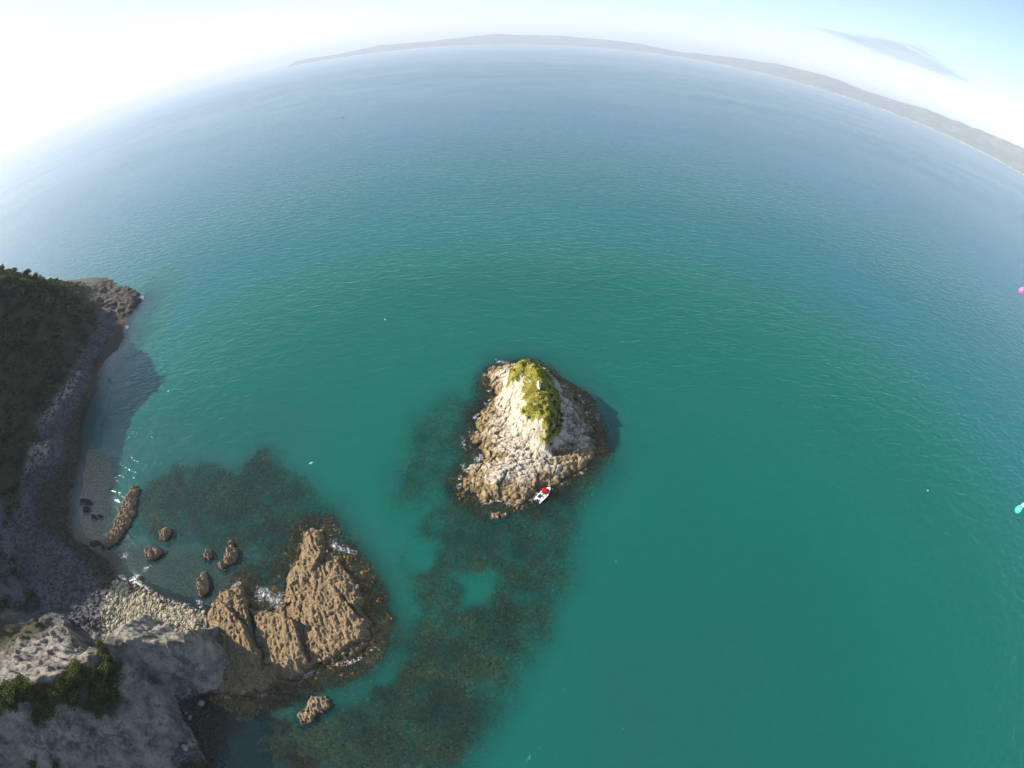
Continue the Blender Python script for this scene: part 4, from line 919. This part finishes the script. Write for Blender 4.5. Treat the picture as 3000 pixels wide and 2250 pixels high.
# ------------------------------------------------------------------ birds
M['feather'] = mat_plain('white_feathers', (.82, .83, .84), .8, .2, .04); M['wingtip'] = mat_plain('grey_feathers', (.42, .44, .47), .8, .2, .05); M['duskbird'] = mat_plain('dark_feathers', (.03, .028, .025), .8, .2)
def gull(u, v, z, rz, label, s=1.0):
    x, y = G(u, v, z); e = empty('gull', (x, y, z), rz); e.scale = (s, s, s); tag(e, label, 'bird')
    bm = bmesh.new(); tube(bm, [(-.34, 0, 0), (-.2, 0, .01), (0, 0, .0), (.15, 0, .02), (.24, 0, .05), (.30, 0, .05), (.36, 0, .04)], [.03, .06, .085, .075, .05, .045, .01], 8); bm_obj('body', bm, M['feather'], e, True)
    for sg in (-1, 1):
        bm = bmesh.new(); pr = [(.10, -.10, .06, .02), (.16, -.06, .34, .14), (.06, -.12, .55, .12), (-.16, -.20, .80, .04)]; rw = []
        for xf, xb, yy, zz_ in pr: rw.append((bm.verts.new((xf, sg * yy, zz_)), bm.verts.new((xb, sg * yy, zz_ - .01))))
        for r0, r1 in zip(rw, rw[1:]): bm.faces.new((r0[0], r1[0], r1[1], r0[1]))
        bmesh.ops.solidify(bm, geom=bm.faces[:], thickness=.015); bm_obj('wing', bm, M['feather'], e)
    bm = bmesh.new(); a = [bm.verts.new(q) for q in ((-.28, -.03, .01), (-.48, -.10, .0), (-.5, 0, .0), (-.48, .10, .0), (-.28, .03, .01))]; bm.faces.new(a); bmesh.ops.solidify(bm, geom=bm.faces[:], thickness=.012); bm_obj('tail', bm, M['wingtip'], e)
gull(911, 1357, 18, 2.2, 'white gull flying over the bay between headland and islet', 1.0)
gull(1128, 936, 9, .6, 'small white gull flying over the open green water', .9)
gull(2718, 1437, 12, 1.2, 'small white gull flying low over open water at the right', .8)
x, y = G(1005.5, 344, 0)
bm = bmesh.new(); tube(bm, [(-1.6, 0, .1), (-1, 0, .35), (0, 0, .4), (1, 0, .35), (1.7, 0, .2)], [.05, .35, .45, .4, .05], 8); tube(bm, [(.2, 0, .5), (.2, 0, 1.6)], [.25, .15], 8)
o = bm_obj('kayak', bm, M['duskbird'], None, True); o.location = (x, y, 0); o.rotation_euler = (0, 0, .4); tag(o, 'tiny dark kayak far out on the open water', 'kayak')

# ------------------------------------------------------------------ far coast
SIL = [(849, 191), (865, 179), (979, 161), (1109, 134), (1267, 120), (1397, 104), (1587, 103), (1831, 122), (1994, 153), (2131, 167), (2289, 191), (2434, 227), (2542, 270), (2633, 297), (2741, 328), (2850, 374), (2995, 437)]
def azel(u, v):
    d = ray(u, v); return math.degrees(math.atan2(d[0], d[1])), math.degrees(math.asin(d[2]))
AE = np.array([azel(u, v) for u, v in SIL])
def coast_mat(name, hills):
    t = NT(name); z = zcoord(t)
    n = t.noise(.004 if hills else .006, 5, .65); f = t.noise(.02, 4, .7)
    c = t.ramp(n, [(.32, (.045, .06, .028)), (.48, (.085, .095, .04)), (.60, (.22, .20, .10)), (.75, (.34, .29, .17))])
    if hills: c = t.ramp(n, [(.38, (.07, .09, .07)), (.5, (.12, .135, .09)), (.6, (.20, .19, .12)), (.75, (.30, .27, .18))])
    c = t.mix(t.math('MULTIPLY', f, .4), c, (.05, .06, .03))
    if not hills: c = t.mix(t.sst(z, 7, 3), c, (.62, .58, .48))
    return t.done(t.bsdf(c, .95, None, .1))
M['plain'] = coast_mat('coast_plain', False); M['hill'] = coast_mat('far_hills', True)
aa = np.radians(np.arange(AE[0, 0] - .3, 75, .16))
def shoreR(a): return 13500 - 4300 * sstep(0, 62, np.degrees(a)) + 250 * np.sin(a * 9)
el = np.interp(np.degrees(aa), AE[:, 0], AE[:, 1])
rr = np.array([0, 40, 90, 160, 300, 500, 800, 1150, 1500])
A, R_ = np.meshgrid(aa, rr, indexing='ij'); D = shoreR(A) + R_
fade = sstep(AE[0, 0] - .3, AE[0, 0] + 2.5, np.degrees(A))
cz = np.interp(R_, rr, [-1, 1.5, 6, 8, 10, 14, 20, 30, 40]) * np.where(R_ < 100, 1, 1 + .5 * fbm(D * np.sin(A) / 500, D * np.cos(A) / 500, 3, 151)) * np.where(R_ > 100, fade, 1)
tag(link('far_coast', mesh_np('far_coast', np.c_[(D * np.sin(A)).ravel(), (D * np.cos(A)).ravel(), cz.ravel()], grid_faces(len(rr), len(aa))[:, ::-1], M['plain'], True)), 'low far coast with a long pale beach', None, None, 'structure')
rr = np.array([700, 1100, 1500, 1900, 2300, 2700, 3100, 3600, 4300]); A, R_ = np.meshgrid(aa, rr, indexing='ij'); D = shoreR(A) + R_
hr = CAM_H + (shoreR(A) + 3000) * np.tan(np.radians(np.repeat(el[:, None], len(rr), 1)))
prof = np.interp(R_, rr, [-.02, .12, .30, .52, .78, .97, 1.0, .75, .2])
nz = fbm(D * np.sin(A) / 900, D * np.cos(A) / 900, 5, 155)
cz = np.maximum(hr, 30) * (prof + .22 * nz * np.minimum(prof * 2, 1)) + 4
tag(link('far_hills', mesh_np('far_hills', np.c_[(D * np.sin(A)).ravel(), (D * np.cos(A)).ravel(), cz.ravel()], grid_faces(len(rr), len(aa))[:, ::-1], M['hill'], True)), 'low hazy hills along the far shore', None, None, 'structure')
M['housewhite'] = mat_plain('house_walls', (.75, .73, .70), .8, .2, .1)
rg = np.random.default_rng(61); V = []; Fc = []; cube = np.array([(-.5, -.5, 0), (.5, -.5, 0), (.5, .5, 0), (-.5, .5, 0), (-.5, -.5, .7), (.5, -.5, .7), (.5, .5, .7), (-.5, .5, .7), (-.5, 0, 1.1), (.5, 0, 1.1)])
cf = [(0, 1, 5, 4), (1, 2, 6, 5), (2, 3, 7, 6), (3, 0, 4, 7), (4, 5, 9, 8), (6, 7, 8, 9)]
for k in range(420):
    a = math.radians(rg.uniform(14, 66) if k % 3 else rg.uniform(36, 62)); d = float(shoreR(np.array(a))) + rg.uniform(110, 420) ; s = rg.uniform(10, 24)
    V.append(cube * np.array([s, s * .7, s * .5]) + np.array([d * math.sin(a), d * math.cos(a), 8])); Fc += [tuple(q + k * 10 for q in f) for f in cf]
tag(link('coast_town', mesh_np('coast_town', np.vstack(V), np.array(Fc), M['housewhite'], False)), 'pale houses strung behind the far beach', 'town', None, 'stuff')

# ------------------------------------------------------------------ cloud (above the haze)
def mat_cloud():
    t = NT('thin_cloud'); mp = t.n('ShaderNodeMapping'); mp.inputs['Scale'].default_value = (.35, 1.4, 1); mp.inputs['Rotation'].default_value = (0, 0, .5); t.l(t.pos(), mp.inputs[0])
    n = t.noise(.00035, 6, .62, mp.outputs[0], .8)
    a = t.math('MULTIPLY', t.sst(t.math('ADD', n, t.math('MULTIPLY', t.attr('mask'), .45)), .45, 1.1), .72)
    df = t.n('ShaderNodeBsdfDiffuse'); df.inputs[0].default_value = (.48, .47, .56, 1); tl = t.n('ShaderNodeBsdfTranslucent'); tl.inputs[0].default_value = (.48, .47, .56, 1)
    m1_ = t.n('ShaderNodeMixShader'); t.l(df.outputs[0], m1_.inputs[1]); t.l(tl.outputs[0], m1_.inputs[2])
    tr = t.n('ShaderNodeBsdfTransparent'); m2_ = t.n('ShaderNodeMixShader'); t.l(a, m2_.inputs[0]); t.l(tr.outputs[0], m2_.inputs[1]); t.l(m1_.outputs[0], m2_.inputs[2])
    return t.done(m2_.outputs[0])
M['cloud'] = mat_cloud()
def cloud(pxs, alt, label):
    P = []
    for u, v in pxs: d = ray(u, v); t = (alt - CAM_H) / d[2]; P.append((d[0] * t, d[1] * t))
    P = np.array(P); c = P.mean(0); a0, b0 = P.min(0); a1, b1 = P.max(0); st = max(a1 - a0, b1 - b0) / 70
    x, y, n, m = grid(a0 - st * 4, a1 + st * 4, b0 - st * 4, b1 + st * 4, st); s = sdist(x, y, P) / (st * 9)
    mk = sstep(-.35, 1.3, s); f = grid_faces(n, m, keep=mk > 0)
    zt = alt + 60 * mk + 40 * fbm(x / 2500, y / 2500, 3, 161); v, f, aa_ = compact(np.c_[x - c[0], y - c[1], zt - alt], f, {'mask': mk})
    o = link('cloud', mesh_np('cloud', v, f, M['cloud'], True, aa_)); o.location = (c[0], c[1], alt); tag(o, label, 'cloud')
cloud([(2360, 72), (2480, 95), (2600, 105), (2700, 130), (2800, 190), (2870, 255), (2800, 240), (2650, 190), (2540, 150), (2440, 110)], 2600, 'thin lilac grey cloud streak in the sky above the far coast')

# ------------------------------------------------------------------ lamps on the aircraft's right arms, just inside the frame
def lamp(u, v, dist, lens, label, rgb):
    d = Vector(ray(u, v)); p = Vector((0, 0, CAM_H)) + d * dist; outd = (Vector((1, .15, .45)) - d * Vector((1, .15, .45)).dot(d)).normalized()
    e = empty('aircraft_lamp', p); tag(e, label, 'lamp'); q = outd.to_track_quat('Z', 'Y'); e.rotation_mode = 'QUATERNION'; e.rotation_quaternion = q
    t = NT('lamp_lens'); g_ = t.noise(900, 3); c = t.mix(g_, tuple(.7 * k for k in rgb), rgb); m = t.done(t.bsdf(c, .25, None, .5, **{'Emission Color': (*rgb, 1), 'Emission Strength': .35}))
    bm = bmesh.new(); tube(bm, [(0, 0, -.0035), (0, 0, -.0028), (0, 0, -.0015), (0, 0, .001), (0, 0, .004)], [.0004, .0018, .0026, .0026, .0012], 12); bm_obj('lens', bm, m, e, True)
    bm = bmesh.new(); tube(bm, [(0, 0, .0038), (0, 0, .0062)], [.0016, .0016], 12); bm_obj('collar', bm, M['gel'], e, True)
    bm = bmesh.new(); tube(bm, [(0, 0, .006), (0, 0, .05), (-.01, 0, .12)], [.0016, .003, .005], 10); bm_obj('arm', bm, M['bark'], e, True)
lamp(2984, 1492, .44, 'green', 'green lamp on the aircraft arm at the right edge', (.06, .80, .42))
lamp(2994, 851, .5, 'red', 'pink red lamp on the aircraft arm at the right edge', (.85, .12, .22))

# ------------------------------------------------------------------ haze
def haze():
    t = NT('sea_haze'); v = t.n('ShaderNodeVolumePrincipled'); v.inputs['Color'].default_value = (.78, .87, 1.0, 1); v.inputs['Density'].default_value = 8.5e-5; v.inputs['Anisotropy'].default_value = .05
    t.done(None, v.outputs[0]); bm = bmesh.new(); bmesh.ops.create_cube(bm, size=1, matrix=Matrix.Translation((0, 0, 270)) @ Matrix.Diagonal((92000, 92000, 670, 1)))
    tag(bm_obj('haze', bm, t.m), 'thin pale sea haze', 'haze', None, 'stuff')
haze()
